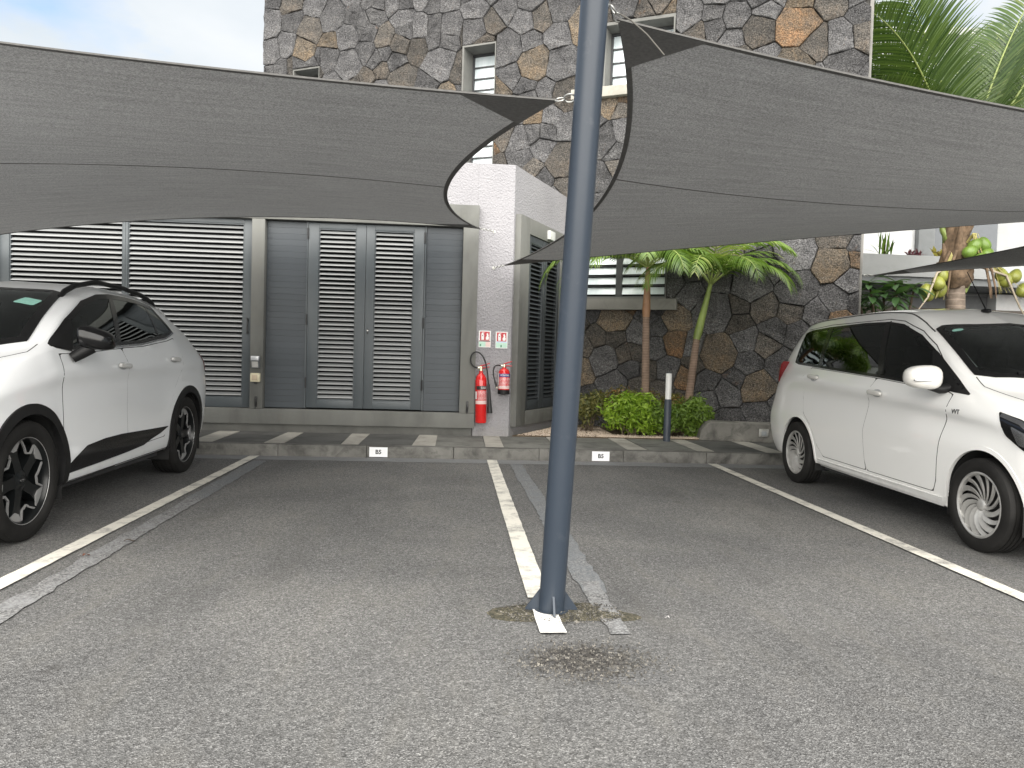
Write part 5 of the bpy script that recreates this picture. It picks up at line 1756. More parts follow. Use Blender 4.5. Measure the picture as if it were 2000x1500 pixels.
def curved_label(parent, name, r, z0, z1, a0, a1, mat, off=0.001, n=10):
    """wrapped label; angles measured from the front (-Y), positive to +X"""
    m = MB()
    vs_ = []
    for k in range(n + 1):
        a = R(a0 + (a1 - a0) * k / n)
        for z in (z0, z1):
            vs_.append(((r + off) * math.sin(a), -(r + off) * math.cos(a), z))
    m.add(vs_, [(2 * k, 2 * k + 2, 2 * k + 3, 2 * k + 1) for k in range(n)])
    return m.build(name, mat, parent, True)
def wrap_text(parent, s, size, r, z, a, mat):
    me = text_mesh(s, size, mat, 0.0, 0.0005)
    for v in me.vertices:
        x, y = v.co.x, v.co.y
        t = x / r + R(a)
        v.co = ((r + 0.0018) * math.sin(t), -(r + 0.0018) * math.cos(t), z + y)
    return inst('lettering', me, parent)
def print_lines(parent, r, z0, z1, a0, a1, mat, rows, seed):
    rr = random.Random(seed)
    for k in range(rows):
        z = z1 - (z1 - z0) * (k + 0.5) / rows
        a = a0
        while a < a1 - 4:
            w = rr.uniform(5, 14)
            curved_label(parent, 'print_line', r, z - 0.003, z + 0.003, a, min(a + w, a1), mat, 0.0017, 3)
            a += w + rr.uniform(2, 4)

e1 = empty('fire_extinguisher', (0.352, FY - 0.10, 0.315), label='tall red carbon dioxide extinguisher with black discharge horn on the wall', cat='extinguisher')
e1.rotation_euler = (0, R(-1.2), 0)
r1 = 0.076
m = MB(); m.lathe([(0.001, 0.0), (r1 - 0.012, 0.0), (r1 - 0.003, 0.006), (r1, 0.018), (r1, 0.555), (r1 * 0.95, 0.59), (r1 * 0.78, 0.625), (r1 * 0.5, 0.65), (0.026, 0.662), (0.026, 0.70), (0.001, 0.70)], 36)
m.build('cylinder', RED, e1, True, 40)
m = MB(); m.lathe([(0.030, 0.695), (0.030, 0.715), (0.022, 0.72), (0.022, 0.755), (0.001, 0.757)], 20); m.box((-0.05, -0.014, 0.722), (0.012, 0.014, 0.748), 0.004); m.build('valve', BRASS, e1, True)
m = MB(); m.tube([(-0.01, -0.01, 0.76), (0.05, -0.02, 0.772), (0.115, -0.03, 0.795)], [0.008, 0.008, 0.006], 8); m.build('lever', SIGNRED, e1, True)
m = MB(); m.tube([(-0.01, -0.01, 0.728), (0.06, -0.02, 0.738), (0.11, -0.03, 0.748)], [0.008, 0.008, 0.006], 8); m.build('carry_handle', SIGNRED, e1, True)
hz = [(-0.045, -0.02, 0.735), (-0.085, -0.025, 0.745), (-0.125, -0.03, 0.785), (-0.140, -0.035, 0.85), (-0.120, -0.04, 0.915), (-0.070, -0.045, 0.945), (-0.015, -0.05, 0.925), (0.030, -0.055, 0.87), (0.060, -0.05, 0.79), (0.082, -0.045, 0.68), (0.092, -0.04, 0.58), (0.098, -0.04, 0.52)]
def smooth_path(P, n=5):
    P = [Vector(p) for p in P]
    out = []
    for i in range(len(P) - 1):
        p0, p1, p2, p3 = P[max(i - 1, 0)], P[i], P[i + 1], P[min(i + 2, len(P) - 1)]
        for k in range(n):
            t = k / n
            out.append(0.5 * ((2 * p1) + (p2 - p0) * t + (2 * p0 - 5 * p1 + 4 * p2 - p3) * t * t + (3 * p1 - p0 - 3 * p2 + p3) * t ** 3))
    return out + [P[-1]]
m = MB(); m.tube(smooth_path(hz), 0.0095, 10); m.build('hose', HOSE, e1, True, 60)
m = MB(); m.tube([(0.097, -0.04, 0.53), (0.101, -0.04, 0.50), (0.108, -0.04, 0.34), (0.118, -0.04, 0.135)], [0.012, 0.017, 0.024, 0.036], 16); m.build('discharge_horn', HOSE, e1, True, 40)
curved_label(e1, 'label_band', r1, 0.445, 0.495, -52, 80, plain('label_black', (0.012, 0.012, 0.012), 0.4))
wrap_text(e1, 'CO2', 0.038, r1, 0.470, 26, LBL_WHITE)
curved_label(e1, 'label_strip', r1, 0.32, 0.42, -78, -46, LBL_WHITE)
print_lines(e1, r1, 0.29, 0.435, -36, 70, LBL_WHITE, 9, 3)
curved_label(e1, 'label_panel', r1, 0.255, 0.30, -70, 70, SIGNPINK)
m = MB(); m.box((-0.03, 0.072, 0.36), (0.03, 0.0995, 0.40)); m.box((-0.03, 0.060, 0.56), (0.03, 0.0995, 0.60)); m.build('wall_bracket', M_BLACKMETAL, e1)

e2 = empty('fire_extinguisher', (0.645, FY - 0.10, 0.705), label='short red powder extinguisher with blue band hung near the wall corner', cat='extinguisher')
r2_ = 0.077
m = MB(); m.lathe([(0.001, 0.062), (r2_, 0.062), (r2_, 0.275), (r2_ * 0.94, 0.305), (r2_ * 0.72, 0.33), (0.028, 0.343), (0.028, 0.36), (0.001, 0.36)], 36); m.build('cylinder', RED, e2, True, 40)
m = MB(); m.lathe([(0.001, 0.0), (r2_ - 0.004, 0.0), (r2_ + 0.002, 0.006), (r2_ + 0.002, 0.0615), (0.001, 0.0618)], 36); m.build('base_boot', BLK_PLAST, e2, True, 40)
m = MB(); m.lathe([(0.026, 0.36), (0.020, 0.375), (0.020, 0.40), (0.001, 0.401)], 20); m.box((-0.055, -0.013, 0.368), (0.02, 0.013, 0.39), 0.004); m.build('valve', BRASS, e2, True)
m = MB(); m.tube([(-0.01, -0.01, 0.402), (0.04, -0.02, 0.420), (0.10, -0.03, 0.440)], [0.008, 0.008, 0.006], 8); m.build('lever', SIGNRED, e2, True)
m = MB(); m.tube([(0.0, -0.01, 0.376), (0.05, -0.02, 0.382), (0.10, -0.03, 0.378)], [0.008, 0.008, 0.006], 8); m.build('carry_handle', SIGNRED, e2, True)
hz = [(-0.05, -0.02, 0.38), (-0.085, -0.03, 0.386), (-0.125, -0.035, 0.372), (-0.145, -0.04, 0.32), (-0.142, -0.045, 0.25), (-0.120, -0.05, 0.17), (-0.098, -0.05, 0.10)]
m = MB(); m.tube(smooth_path(hz), [0.0095] * 26 + [0.013] * 5, 10); m.build('hose', HOSE, e2, True, 60)
m = MB(); m.tube([(-0.098, -0.05, 0.10), (-0.094, -0.05, 0.078)], 0.009, 10); m.build('nozzle', BRASS, e2, True)
curved_label(e2, 'label_band', r2_, 0.232, 0.275, -60, 85, LBL_BLUE)
wrap_text(e2, 'POWDER', 0.030, r2_, 0.253, 6, LBL_WHITE)
curved_label(e2, 'label_strip', r2_, 0.12, 0.285, -85, -62, LBL_WHITE)
curved_label(e2, 'label_panel', r2_, 0.075, 0.115, -70, 70, SIGNPINK)
print_lines(e2, r2_, 0.118, 0.225, -54, 70, LBL_WHITE, 6, 9)
m = MB(); m.box((-0.03, 0.070, 0.20), (0.03, 0.0995, 0.25)); m.build('wall_bracket', M_BLACKMETAL, e2)

def fire_sign(x0, x1, z0, z1, label, band, low, seed, w=0):
    s = empty('safety_sign', ((x0 + x1) / 2, FY - 0.004, (z0 + z1) / 2), label=label, cat='sign', group='fire extinguisher signs')
    W, H = (x1 - x0) / 2, (z1 - z0) / 2
    m = MB(); m.box((-W, -0.004, -H), (W, 0.003, H), 0.001); m.build('plate', SIGNWHITE, s)
    def flat(nm, poly, mat, d=0.0052):
        mm = MB(); mm.add([(x, -d, z) for x, z in poly], [tuple(range(len(poly)))]); return mm.build(nm, mat, s)
    rz0, rz1 = -H + 2 * H * 0.42, H - 0.012
    flat('red_panel', [(-W * .80, rz0), (W * .80, rz0), (W * .80, rz1), (-W * .80, rz1)], SIGNRED)
    flat('extinguisher_symbol', [(-W * .58, rz0 + .008), (-W * .12, rz0 + .008), (-W * .12, rz1 - .042), (-W * .22, rz1 - .032), (-W * .22, rz1 - .022), (-W * .05, rz1 - .018), (-W * .05, rz1 - .012), (-W * .48, rz1 - .012), (-W * .62, rz1 - .04), (-W * .56, rz1 - .045), (-W * .46, rz1 - .03), (-W * .58, rz1 - .042)], SIGNWHITE, 0.0062)
    flat('gauge_symbol', [(-W * .35 + .008 * math.cos(t), (rz0 + rz1) / 2 + .006 + .006 * math.sin(t)) for t in [k * math.pi / 5 for k in range(10)]], SIGNDARK, 0.0070)
    flat('flame_symbol', [(W * .20, rz0 + .010), (W * .64, rz0 + .010), (W * .72, rz0 + .040), (W * .60, rz0 + .055), (W * .66, rz1 - .045), (W * .50, rz1 - .030), (W * .58, rz1 - .012), (W * .28, rz1 - .028), (W * .34, rz1 - .055), (W * .16, rz0 + .038)], SIGNWHITE, 0.0062)
    flat('caption_band', [(-W * .92, rz0 - .016), (W * .92, rz0 - .016), (W * .92, rz0 - .003), (-W * .92, rz0 - .003)], band)
    flat('lower_panel', [(-W * .92, -H + .010), (W * .15, -H + .010), (W * .15, rz0 - .019), (-W * .92, rz0 - .019)], SIGNGREEN)
    flat('lower_panel', [(W * .17, -H + .010), (W * .92, -H + .010), (W * .92, rz0 - .019), (W * .17, rz0 - .019)], low)
    flat('lower_symbol', [(-W * .80 + w, -H + .014), (-W * .55 + w, -H + .014), (-W * .55 + w, -H + .045), (-W * .80 + w, -H + .045)], plain('sign_dark_green', (0.08, 0.22, 0.14), 0.5), 0.0062)
    return s
fire_sign(0.297, 0.458, 1.322, 1.545, 'extinguisher sign with dark red caption band above the tall extinguisher', SIGNDARK, SIGNPINK, 1)
fire_sign(0.524, 0.684, 1.315, 1.538, 'extinguisher sign with pale blue caption band above the short extinguisher', SIGNBLUE, SIGNGREEN, 2, 0.05)

# bay number plates on the kerb face
for x, z, lab in ((-0.862, 0.069, 'white B5 plate on the kerb left of the centre parking line'), (1.728, 0.069, 'white B5 plate on the kerb right of the pole')):
    s = empty('bay_number_plate', (x, KERB_Y - 0.0045, z), label=lab, cat='number plate', group='bay number plates on the kerb')
    m = MB(); m.box((-0.104, -0.004, -0.056), (0.104, 0.001, 0.056), 0.001); m.build('plate', plain('plate_white', (0.74, 0.75, 0.77), 0.45, var=0.04), s)
    inst('lettering', text_mesh('B5', 0.066, plain('plate_black', (0.012, 0.012, 0.012), 0.5), 0.0, 0.0022), s, (0, -0.0055, 0), (R(90), 0, 0))

# bollard light in front of the hedge
bol = empty('bollard_light', (2.85, 10.10, PAVE), label='slim dark bollard light with white top in front of the hedge', cat='bollard')
m = MB(); m.lathe([(0.001, 0.0), (0.048, 0.0), (0.048, 0.56), (0.044, 0.567), (0.001, 0.567)], 28); m.build('post', plain('bollard_paint', (0.035, 0.045, 0.06), 0.5, var=0.12), bol, True, 40)
m = MB(); m.lathe([(0.001, 0.568), (0.040, 0.568), (0.040, 0.905), (0.036, 0.915), (0.001, 0.916)], 28); m.build('diffuser', plain('opal_diffuser', (0.72, 0.72, 0.70), 0.35, var=0.03), bol, True, 40)
m = MB(); m.lathe([(0.001, 0.917), (0.041, 0.917), (0.041, 0.925), (0.001, 0.927)], 28); m.build('cap', plain('bollard_paint', (0.035, 0.045, 0.06), 0.5), bol, True, 40)

# low concrete upstand with a step light
up = empty('concrete_upstand', (3.36, 10.31, PAVE), R(-10.5), label='low stained concrete upstand with sloped end beside the people carrier', cat='kerb wall')
m = MB()
prof = [(0.0, 0.0), (2.4, 0.0), (2.4, 0.262), (0.17, 0.262), (0.11, 0.245), (0.03, 0.13)]
n = len(prof)
m.add([(x, 0, z) for x, z in prof] + [(x, 0.32, z) for x, z in prof], [tuple(range(n)), tuple(range(2 * n - 1, n - 1, -1))] + [(i, i + n, (i + 1) % n + n, (i + 1) % n) for i in range(n)])
o = m.build('block', M_LUMP, up)
bv = o.modifiers.new('edge', 'BEVEL'); bv.width = 0.014; bv.segments = 2
sl = empty('step_light', (4.205, 10.152, 0.265), R(-10.5), label='small square metal step light set in the low concrete upstand', cat='lamp')
m = MB(); m.box((-0.062, -0.022, -0.056), (0.062, 0.004, 0.056), 0.006); m.build('bezel', M_GALV, sl, True)
m = MB(); m.box((-0.034, -0.030, -0.034), (0.034, -0.0225, 0.026), 0.004); m.build('lens', plain('lens_grey', (0.30, 0.32, 0.33), 0.25), sl, True)

# dry leaves lying on the asphalt
LITTER = plain('dry_leaf', (0.045, 0.030, 0.020), 0.8, var=0.4, scale=60)
LITTER_RED = plain('rust_leaf', (0.16, 0.055, 0.03), 0.8, var=0.4, scale=60)
for (x, y, a, s_, mt, lab) in ((-1.98, 4.86, 20, 0.030, LITTER, 'small dark dry leaf on the asphalt beside the left white line'),
                               (-2.08, 4.52, 70, 0.026, LITTER_RED, 'small rust coloured leaf scrap between the left white and faded lines'),
                               (1.02, 3.50, 130, 0.012, LBL_WHITE, 'tiny white paint flake right of the pole foot')):
    m = MB(); m.M = Matrix.Translation((x, y, 0.012)) @ Matrix.Rotation(R(a), 4, 'Z')
    n = 7
    vs_ = []
    for j in range(n):
        f = j / (n - 1)
        w = s_ * 0.42 * math.sin(math.pi * (0.06 + 0.88 * f))
        vs_ += [(s_ * (2 * f - 1), w, 0.005 + 0.006 * math.sin(f * 5)), (s_ * (2 * f - 1), 0, 0.001 + 0.006 * math.sin(f * 5)), (s_ * (2 * f - 1), -w, 0.004 + 0.006 * math.sin(f * 5))]
    m.add(vs_, [q for j in range(n - 1) for q in ((3 * j, 3 * j + 1, 3 * j + 4, 3 * j + 3), (3 * j + 1, 3 * j + 2, 3 * j + 5, 3 * j + 4))])
    tag(m.build('fallen_leaf' if mt is not LBL_WHITE else 'paint_flake', mt, None, True, 60), lab, 'leaf' if mt is not LBL_WHITE else 'flake')
# ================================================================== PLANTING
def mk_leaf(name, lo, hi, trans=0.3, rough=0.45, dry=None):
    t = NT(name).set(Roughness=rough)
    at = t.n.new('ShaderNodeAttribute'); at.attribute_name = 'tone'
    c = t.ramp(at.outputs['Fac'], [(0.0, lo), (0.75, hi), (1.0, dry or hi)])
    t.color(c)
    tr = t.n.new('ShaderNodeBsdfTranslucent')
    cc = t.mix(1.0, c, (1.25, 1.35, 0.6), 'MULTIPLY')
    t.l.new(cc, tr.inputs['Color'])
    ms = t.n.new('ShaderNodeMixShader'); ms.inputs[0].default_value = trans
    t.l.new(t.b.outputs[0], ms.inputs[1]); t.l.new(tr.outputs[0], ms.inputs[2])
    t.l.new(ms.outputs[0], t.out.inputs['Surface'])
    return t.m
LEAF_PALM = mk_leaf('palm_leaf', (0.055, 0.11, 0.022), (0.17, 0.26, 0.05), 0.35, 0.38, (0.42, 0.40, 0.16))
LEAF_COCO = mk_leaf('coconut_leaf', (0.028, 0.058, 0.014), (0.085, 0.135, 0.032), 0.22, 0.36, (0.30, 0.29, 0.12))
LEAF_DRY = mk_leaf('dry_palm_leaf', (0.22, 0.17, 0.06), (0.42, 0.36, 0.13), 0.3, 0.6)
LEAF_BRIGHT = mk_leaf('bright_hedge_leaf', (0.09, 0.19, 0.018), (0.30, 0.44, 0.05), 0.35, 0.4)
LEAF_MID = mk_leaf('hedge_leaf', (0.055, 0.11, 0.02), (0.18, 0.28, 0.045), 0.3, 0.42)
LEAF_DULL = mk_leaf('dull_hedge_leaf', (0.06, 0.08, 0.025), (0.21, 0.20, 0.06), 0.25, 0.5, (0.34, 0.17, 0.07))
LEAF_DARK = mk_leaf('dark_glossy_leaf', (0.02, 0.045, 0.016), (0.06, 0.12, 0.045), 0.2, 0.3)
RACHIS = plain('palm_rib', (0.22, 0.27, 0.08), 0.5, var=0.15)
RACHIS_Y = plain('palm_rib_yellow', (0.40, 0.36, 0.13), 0.5, var=0.15)
def mk_trunk(name, a, b, ring, zs):
    t = NT(name).set(Roughness=0.85)
    z = t.sep()[2]
    wv = t.math('FRACT', t.math('ADD', t.math('MULTIPLY', z, ring), t.math('MULTIPLY', t.noise(6, 3), 0.35)))
    c = t.ramp(t.noise(8, 5, 0.6), [(0.3, a), (0.7, b)])
    c = t.mix(t.ramp(wv, [(0.0, 0.6), (0.14, 0.0), (0.9, 0.0), (1.0, 0.6)]), c, tuple(min(1, q * zs) for q in b))
    t.color(c)
    t.bump(t.math('ADD', wv, t.noise(40, 4)), 0.5, 0.008)
    return t.m
TRUNK_S = mk_trunk('small_palm_bark', (0.13, 0.09, 0.065), (0.24, 0.17, 0.13), 26, 1.6)
TRUNK_C = mk_trunk('coconut_bark', (0.11, 0.085, 0.065), (0.25, 0.20, 0.16), 9, 1.5)
SHAFT_G = plain('crownshaft_green', (0.19, 0.25, 0.06), 0.45, var=0.25, scale=5)
SHAFT_B = plain('crownshaft_brown', (0.26, 0.14, 0.075), 0.5, var=0.3, scale=5)
STEM = plain('shrub_stem', (0.10, 0.075, 0.05), 0.9, var=0.3)

class Leaves:
    def __init__(s): s.v, s.f, s.t, s.mi = [], [], [], []
    def add(s, vs_, fs_, tones, mi=0):
        o = len(s.v); s.v += vs_; s.f += [tuple(i + o for i in f) for f in fs_]; s.t += tones; s.mi += [mi] * len(fs_)
    def build(s, name, mats, parent, smooth=True):
        me = bpy.data.meshes.new(name)
        me.from_pydata([tuple(v) for v in s.v], [], s.f)
        for m in mats: me.materials.append(m)
        if len(mats) > 1: me.polygons.foreach_set('material_index', s.mi)
        a = me.attributes.new('tone', 'FLOAT', 'POINT'); a.data.foreach_set('value', s.t)
        if smooth: me.polygons.foreach_set('use_smooth', [True] * len(me.polygons))
        me.update()
        return link(bpy.data.objects.new(name, me), parent)

def frond(parent, base, az, el, length, bend, nl, ll, lw, mats, rg, droop=0.5, tone=0.5, petiole=0.15, vfold=35, rr0=0.02, twist=0.0, gap=0.0):
    """one pinnate leaf: rib plus paired leaflets, a part of its palm"""
    L = Leaves()
    ax = Vector((math.cos(R(az)), math.sin(R(az)), 0))
    n = 26
    p = Vector(base); pts = []; dirs = []
    for i in range(n + 1):
        f = i / n
        e = R(el - bend * f ** 1.4)
        d = ax * math.cos(e) + Vector((0, 0, math.sin(e)))
        pts.append(p.copy()); dirs.append(d)
        p = p + d * (length / n)
    # rib
    ring = 6
    for i, q in enumerate(pts):
        d = dirs[i]; s_ = d.cross(Vector((0, 0, 1)))
        s_ = s_.normalized() if s_.length > 0.05 else Vector((-ax.y, ax.x, 0))
        u_ = s_.cross(d)
        rr = rr0 * (1 - 0.85 * i / n)
        L.v += [q + (s_ * math.cos(2 * math.pi * k / ring) + u_ * math.sin(2 * math.pi * k / ring)) * rr for k in range(ring)]
        L.t += [tone] * ring
    for i in range(n):
        for k in range(ring):
            L.f.append((i * ring + k, i * ring + (k + 1) % ring, (i + 1) * ring + (k + 1) % ring, (i + 1) * ring + k)); L.mi.append(1)
    for side_ in (-1, 1):
        for k in range(nl):
            f = petiole + (1 - petiole) * (k + rg.uniform(0.1, 0.9)) / nl
            if rg.random() < gap: continue
            x = f * n; i = min(int(x), n - 1); q = pts[i].lerp(pts[i + 1], x - i); d = dirs[i].lerp(dirs[i + 1], x - i)
            s_ = Vector((-ax.y, ax.x, 0)) * side_
            up_ = d.cross(s_) * side_ * -1
            if up_.z < 0: up_ = -up_
            s_ = s_ * math.cos(R(twist)) + up_ * math.sin(R(twist)) * side_
            prof = math.sin(math.pi * min(1, 0.18 + 0.80 * (f - petiole) / (1 - petiole))) ** 0.7
            l_ = ll * max(0.25, prof) * rg.uniform(0.85, 1.1)
            fo = 0.35 + 0.65 * f
            dd = (s_ * math.cos(R(vfold)) + up_ * math.sin(R(vfold)) * 0.6 + d * (0.45 + 0.5 * fo)).normalized()
            w = lw * rg.uniform(0.8, 1.15)
            nrm_ = dd.cross(d).normalized()
            wv = d * (w / 2)
            a0_, seg = q, 4
            tt = min(1.0, max(0.0, tone + rg.uniform(-0.35, 0.28)))
            vs_, cur, dr = [], Vector(q), dd.copy()
            for j in range(seg + 1):
                ww = (0.45, 1.0, 0.95, 0.6, 0.06)[j]
                vs_ += [cur + wv * ww, cur - wv * ww]
                dr = (dr + Vector((0, 0, -1)) * (droop * 0.5 * (0.4 + j * 0.3))).normalized()
                cur = cur + dr * (l_ / seg)
            L.add(vs_, [(2 * j, 2 * j + 1, 2 * j + 3, 2 * j + 2) for j in range(seg)], [tt, tt] * seg + [min(1, tt + 0.2)] * 2)
    return L.build('frond', mats, parent)

rg = random.Random(5)
def small_palm(label, base, path, shaft0, top, fronds, seed):
    r_ = random.Random(seed)
    t = empty('young_palm', base, label=label, cat='palm tree', group='young palms by the stone wall')
    B = Vector(base)
    loc = [Vector(p) - B for p in path]
    m = MB(); m.tube(smooth_path(loc, 6), [0.066 - 0.018 * (i / (6 * (len(loc) - 1))) for i in range(6 * (len(loc) - 1) + 1)], 16); m.build('trunk', TRUNK_S, t, True, 60)
    a, b_ = loc[-1], Vector(top) - B
    m = MB(); m.tube([a - (b_ - a) * 0.02, a.lerp(b_, 0.12), a.lerp(b_, 0.55), b_], [0.050, 0.060, 0.046, 0.028], 14); m.build('crownshaft', shaft0, t, True, 60)
    for (az, el, ln, bend) in fronds:
        frond(t, b_ + Vector((0, 0, -0.04)), az, el - 4, ln * 1.12, bend + 8, 34, 0.52, 0.030, [LEAF_PALM, RACHIS], r_, droop=0.62, tone=r_.uniform(0.25, 0.75), vfold=24, rr0=0.014)
    return t
small_palm('young palm with straight trunk beneath the louvred window', (2.78, 11.0, PAVE), [(2.78, 11.0, PAVE), (2.76, 11.0, 0.9), (2.735, 11.0, 1.85)], SHAFT_B, (2.74, 11.0, 2.58),
           [(180, 38, 1.75, 112), (196, 30, 1.5, 105), (172, 46, 1.7, 125), (185, 50, 1.35, 118), (160, 62, 1.25, 120), (215, 48, 1.2, 112), (255, 55, 1.15, 118), (285, 42, 1.05, 108), (20, 58, 1.2, 120), (330, 46, 1.15, 110), (70, 70, 1.1, 100), (110, 66, 1.1, 105), (232, 74, 1.2, 105), (350, 74, 1.2, 110)], 3)
small_palm('young palm with leaning trunk standing nearest the bare stone wall', (3.40, 10.95, PAVE), [(3.36, 10.95, PAVE), (3.40, 10.95, 0.7), (3.48, 10.95, 1.55)], SHAFT_G, (3.66, 10.95, 2.36),
           [(178, 60, 1.35, 112), (200, 48, 1.25, 118), (240, 56, 1.15, 115), (285, 52, 1.2, 112), (320, 46, 1.25, 112), (352, 52, 1.35, 112), (12, 62, 1.35, 108), (40, 60, 1.2, 105), (100, 70, 1.1, 95), (150, 64, 1.2, 105), (262, 76, 1.2, 100), (338, 72, 1.3, 108)], 8)

# ---------------------------------------------------------------- hedge shrubs
def shrub(name, label, c, rx, ry, h, nleaf, size, mats, seed, group, tone=(0.2, 0.9), lumps=9):
    r_ = random.Random(seed)
    t = empty(name, c, label=label, cat='shrub', group=group)
    L = Leaves()
    blobs = []
    for k in range(lumps):
        a = r_.uniform(0, 6.28); q = r_.uniform(0.1, 0.72)
        zz = r_.uniform(0.24, 0.80)
        blobs.append((Vector((math.cos(a) * rx * q, math.sin(a) * ry * q, h * zz)), r_.uniform(0.24, 0.40) * min(rx, h)))
    cnt = 0
    while cnt < nleaf:
        bc, br = blobs[r_.randrange(lumps)]
        d = Vector((r_.gauss(0, 1), r_.gauss(0, 1), r_.gauss(0.1, 1))).normalized()
        p = bc + d * br * (r_.uniform(0.55, 1.08))
        if p.z < 0.03: continue
        if r_.random() < 0.04: p = p + d * br * 0.35
        cnt += 1
        s = size * r_.uniform(0.6, 1.25)
        nrm_ = (d + Vector((r_.gauss(0, .6), r_.gauss(0, .6), r_.gauss(0.5, .5)))).normalized()
        ax = nrm_.orthogonal().normalized()
        ax = (Matrix.Rotation(r_.uniform(0, 6.28), 3, nrm_) @ ax)
        b_ = nrm_.cross(ax)
        up_ = nrm_ * s * 0.16
        vs_ = [p - ax * s, p - b_ * s * 0.36 + up_ * 0.4 - ax * s * 0.15, p + ax * s * 1.0 - up_, p + b_ * s * 0.36 + up_ * 0.4 - ax * s * 0.15]
        tn = min(1, max(0, r_.uniform(*tone)))
        L.add(vs_, [(0, 1, 2), (0, 2, 3)], [tn] * 4)
    L.build('foliage', mats, t, False)
    m = MB()
    for k in range(10):
        a = r_.uniform(0, 6.28)
        bc = blobs[k % lumps][0]
        b0 = Vector((math.cos(a) * rx * 0.2, math.sin(a) * ry * 0.2, 0.0))
        m.tube([b0, b0.lerp(bc, 0.5) + Vector((r_.uniform(-.04, .04), r_.uniform(-.04, .04), 0.02)), bc], [0.010, 0.007, 0.004], 6)
    m.build('stem', STEM, t, True)
    return t
HG = 'hedge shrubs in the planting bed'
shrub('hedge_shrub', 'bright lime green rounded shrub in the middle of the hedge', (2.45, 10.68, PAVE), 0.54, 0.32, 0.62, 2900, 0.043, [LEAF_BRIGHT], 1, HG, (0.25, 1.0), 13)
shrub('hedge_shrub', 'green shrub right behind the bollard light', (3.00, 10.72, PAVE), 0.50, 0.30, 0.56, 2400, 0.040, [LEAF_MID], 2, HG, (0.2, 1.0), 11)
shrub('hedge_shrub', 'green shrub with a long twig at the right end of the hedge', (3.48, 10.78, PAVE), 0.44, 0.28, 0.58, 2000, 0.040, [LEAF_MID], 3, HG, (0.35, 1.0), 9)
shrub('hedge_shrub', 'dull olive shrub beside the pole at the left end of the hedge', (1.93, 11.12, PAVE), 0.42, 0.34, 0.64, 2000, 0.036, [LEAF_DULL], 4, HG, (0.0, 0.8), 11)
shrub('hedge_shrub', 'reddish brown tipped shrub behind the lime green one', (2.45, 11.28, PAVE), 0.44, 0.26, 0.70, 1700, 0.036, [LEAF_DULL], 5, HG, (0.3, 1.0), 10)
shrub('hedge_shrub', 'reddish brown tipped shrub around the leaning palm foot', (3.12, 11.18, PAVE), 0.46, 0.24, 0.66, 1700, 0.036, [LEAF_DULL], 6, HG, (0.3, 1.0), 10)

# bed and gravel
m = MB()
m.prism([(0.79, 10.345), (3.40, 10.345), (5.3, 10.05), (5.55, 10.38), tuple((SQ - V * 0.07 + U * 0.1).xy), tuple((CORNER + V * 2.2 + U * 0.1).xy)], 0.05, PAVE + 0.012)
bed = tag(m.build('planting_bed', M_SOIL), kind='structure')
gm = NT('gravel_stone').set(Roughness=0.85)
gm.color(gm.ramp(gm.noise(55, 2), [(0.25, (0.24, 0.19, 0.15)), (0.5, (0.46, 0.37, 0.29)), (0.75, (0.62, 0.55, 0.46))]))
m = MB()
for i in range(5200):
    if i < 3600:
        x, y = rg.uniform(0.82, 2.25), rg.uniform(10.35, 11.7)
        if x < 0.80 + (y - 10.3) * 0.505 + 0.02: continue
    else:
        x, y = rg.uniform(2.0, 3.40), 10.35 + abs(rg.gauss(0, 0.16))
    s = rg.uniform(0.007, 0.017)
    a = rg.uniform(0, 6.28)
    z = PAVE + 0.012
    vs_ = [(x + math.cos(a + k * 1.571) * s * rg.uniform(0.7, 1.2), y + math.sin(a + k * 1.571) * s * rg.uniform(0.7, 1.2), z + s * 0.25) for k in range(4)] + [(x, y, z + s * rg.uniform(0.7, 1.1))]
    m.add(vs_, [(0, 1, 4), (1, 2, 4), (2, 3, 4), (3, 0, 4)])
gv = m.build('gravel', gm.m)
tag(gv, 'pale pinkish gravel at the foot of the hedge', 'gravel', kind='stuff')

# ---------------------------------------------------------------- coconut palm
cp = empty('coconut_palm', (8.75, 13.0, 0), label='coconut palm with green nuts behind the people carrier', cat='palm tree')
m = MB(); m.tube([(0.10, 0, 0), (0.05, 0, 1.2), (0.02, 0, 2.3), (0, 0, 2.75)], [0.24, 0.18, 0.155, 0.15], 18); m.build('trunk', TRUNK_C, cp, True, 60)
BOOT = plain('leaf_base_fibre', (0.14, 0.095, 0.06), 0.95, var=0.45, scale=12, bump=0.8, bscale=70)
m = MB()
m.tube([(0, 0, 2.62 + 1.5 * k / 24) for k in range(25)], [0.15 + 0.12 * min(1, k / 3) - 0.15 * max(0, (k - 5) / 19) for k in range(25)], 28)
m.v = [tuple(Vector(v) + Vector((v[0], v[1], 0)).normalized() * (0.07 * noise.fractal(Vector((v[0] * 7, v[1] * 7, v[2] * 3)), 0.8, 2.0, 4))) for v in m.v]
m.build('crown_base', BOOT, cp, True, 60)
for k in range(13):
    a = R(k * 137.5); z = 2.70 + 0.10 * k
    d = Vector((math.cos(a), math.sin(a), 0))
    m = MB(); m.tube([d * 0.12 + Vector((0, 0, z - 0.12)), d * 0.24 + Vector((0, 0, z + 0.06)), d * 0.30 + Vector((0, 0, z + 0.30))], [0.09, 0.055, 0.02], 8)
    m.build('leaf_boot', BOOT if k % 3 else SHAFT_G, cp, True, 60)
r_ = random.Random(4)
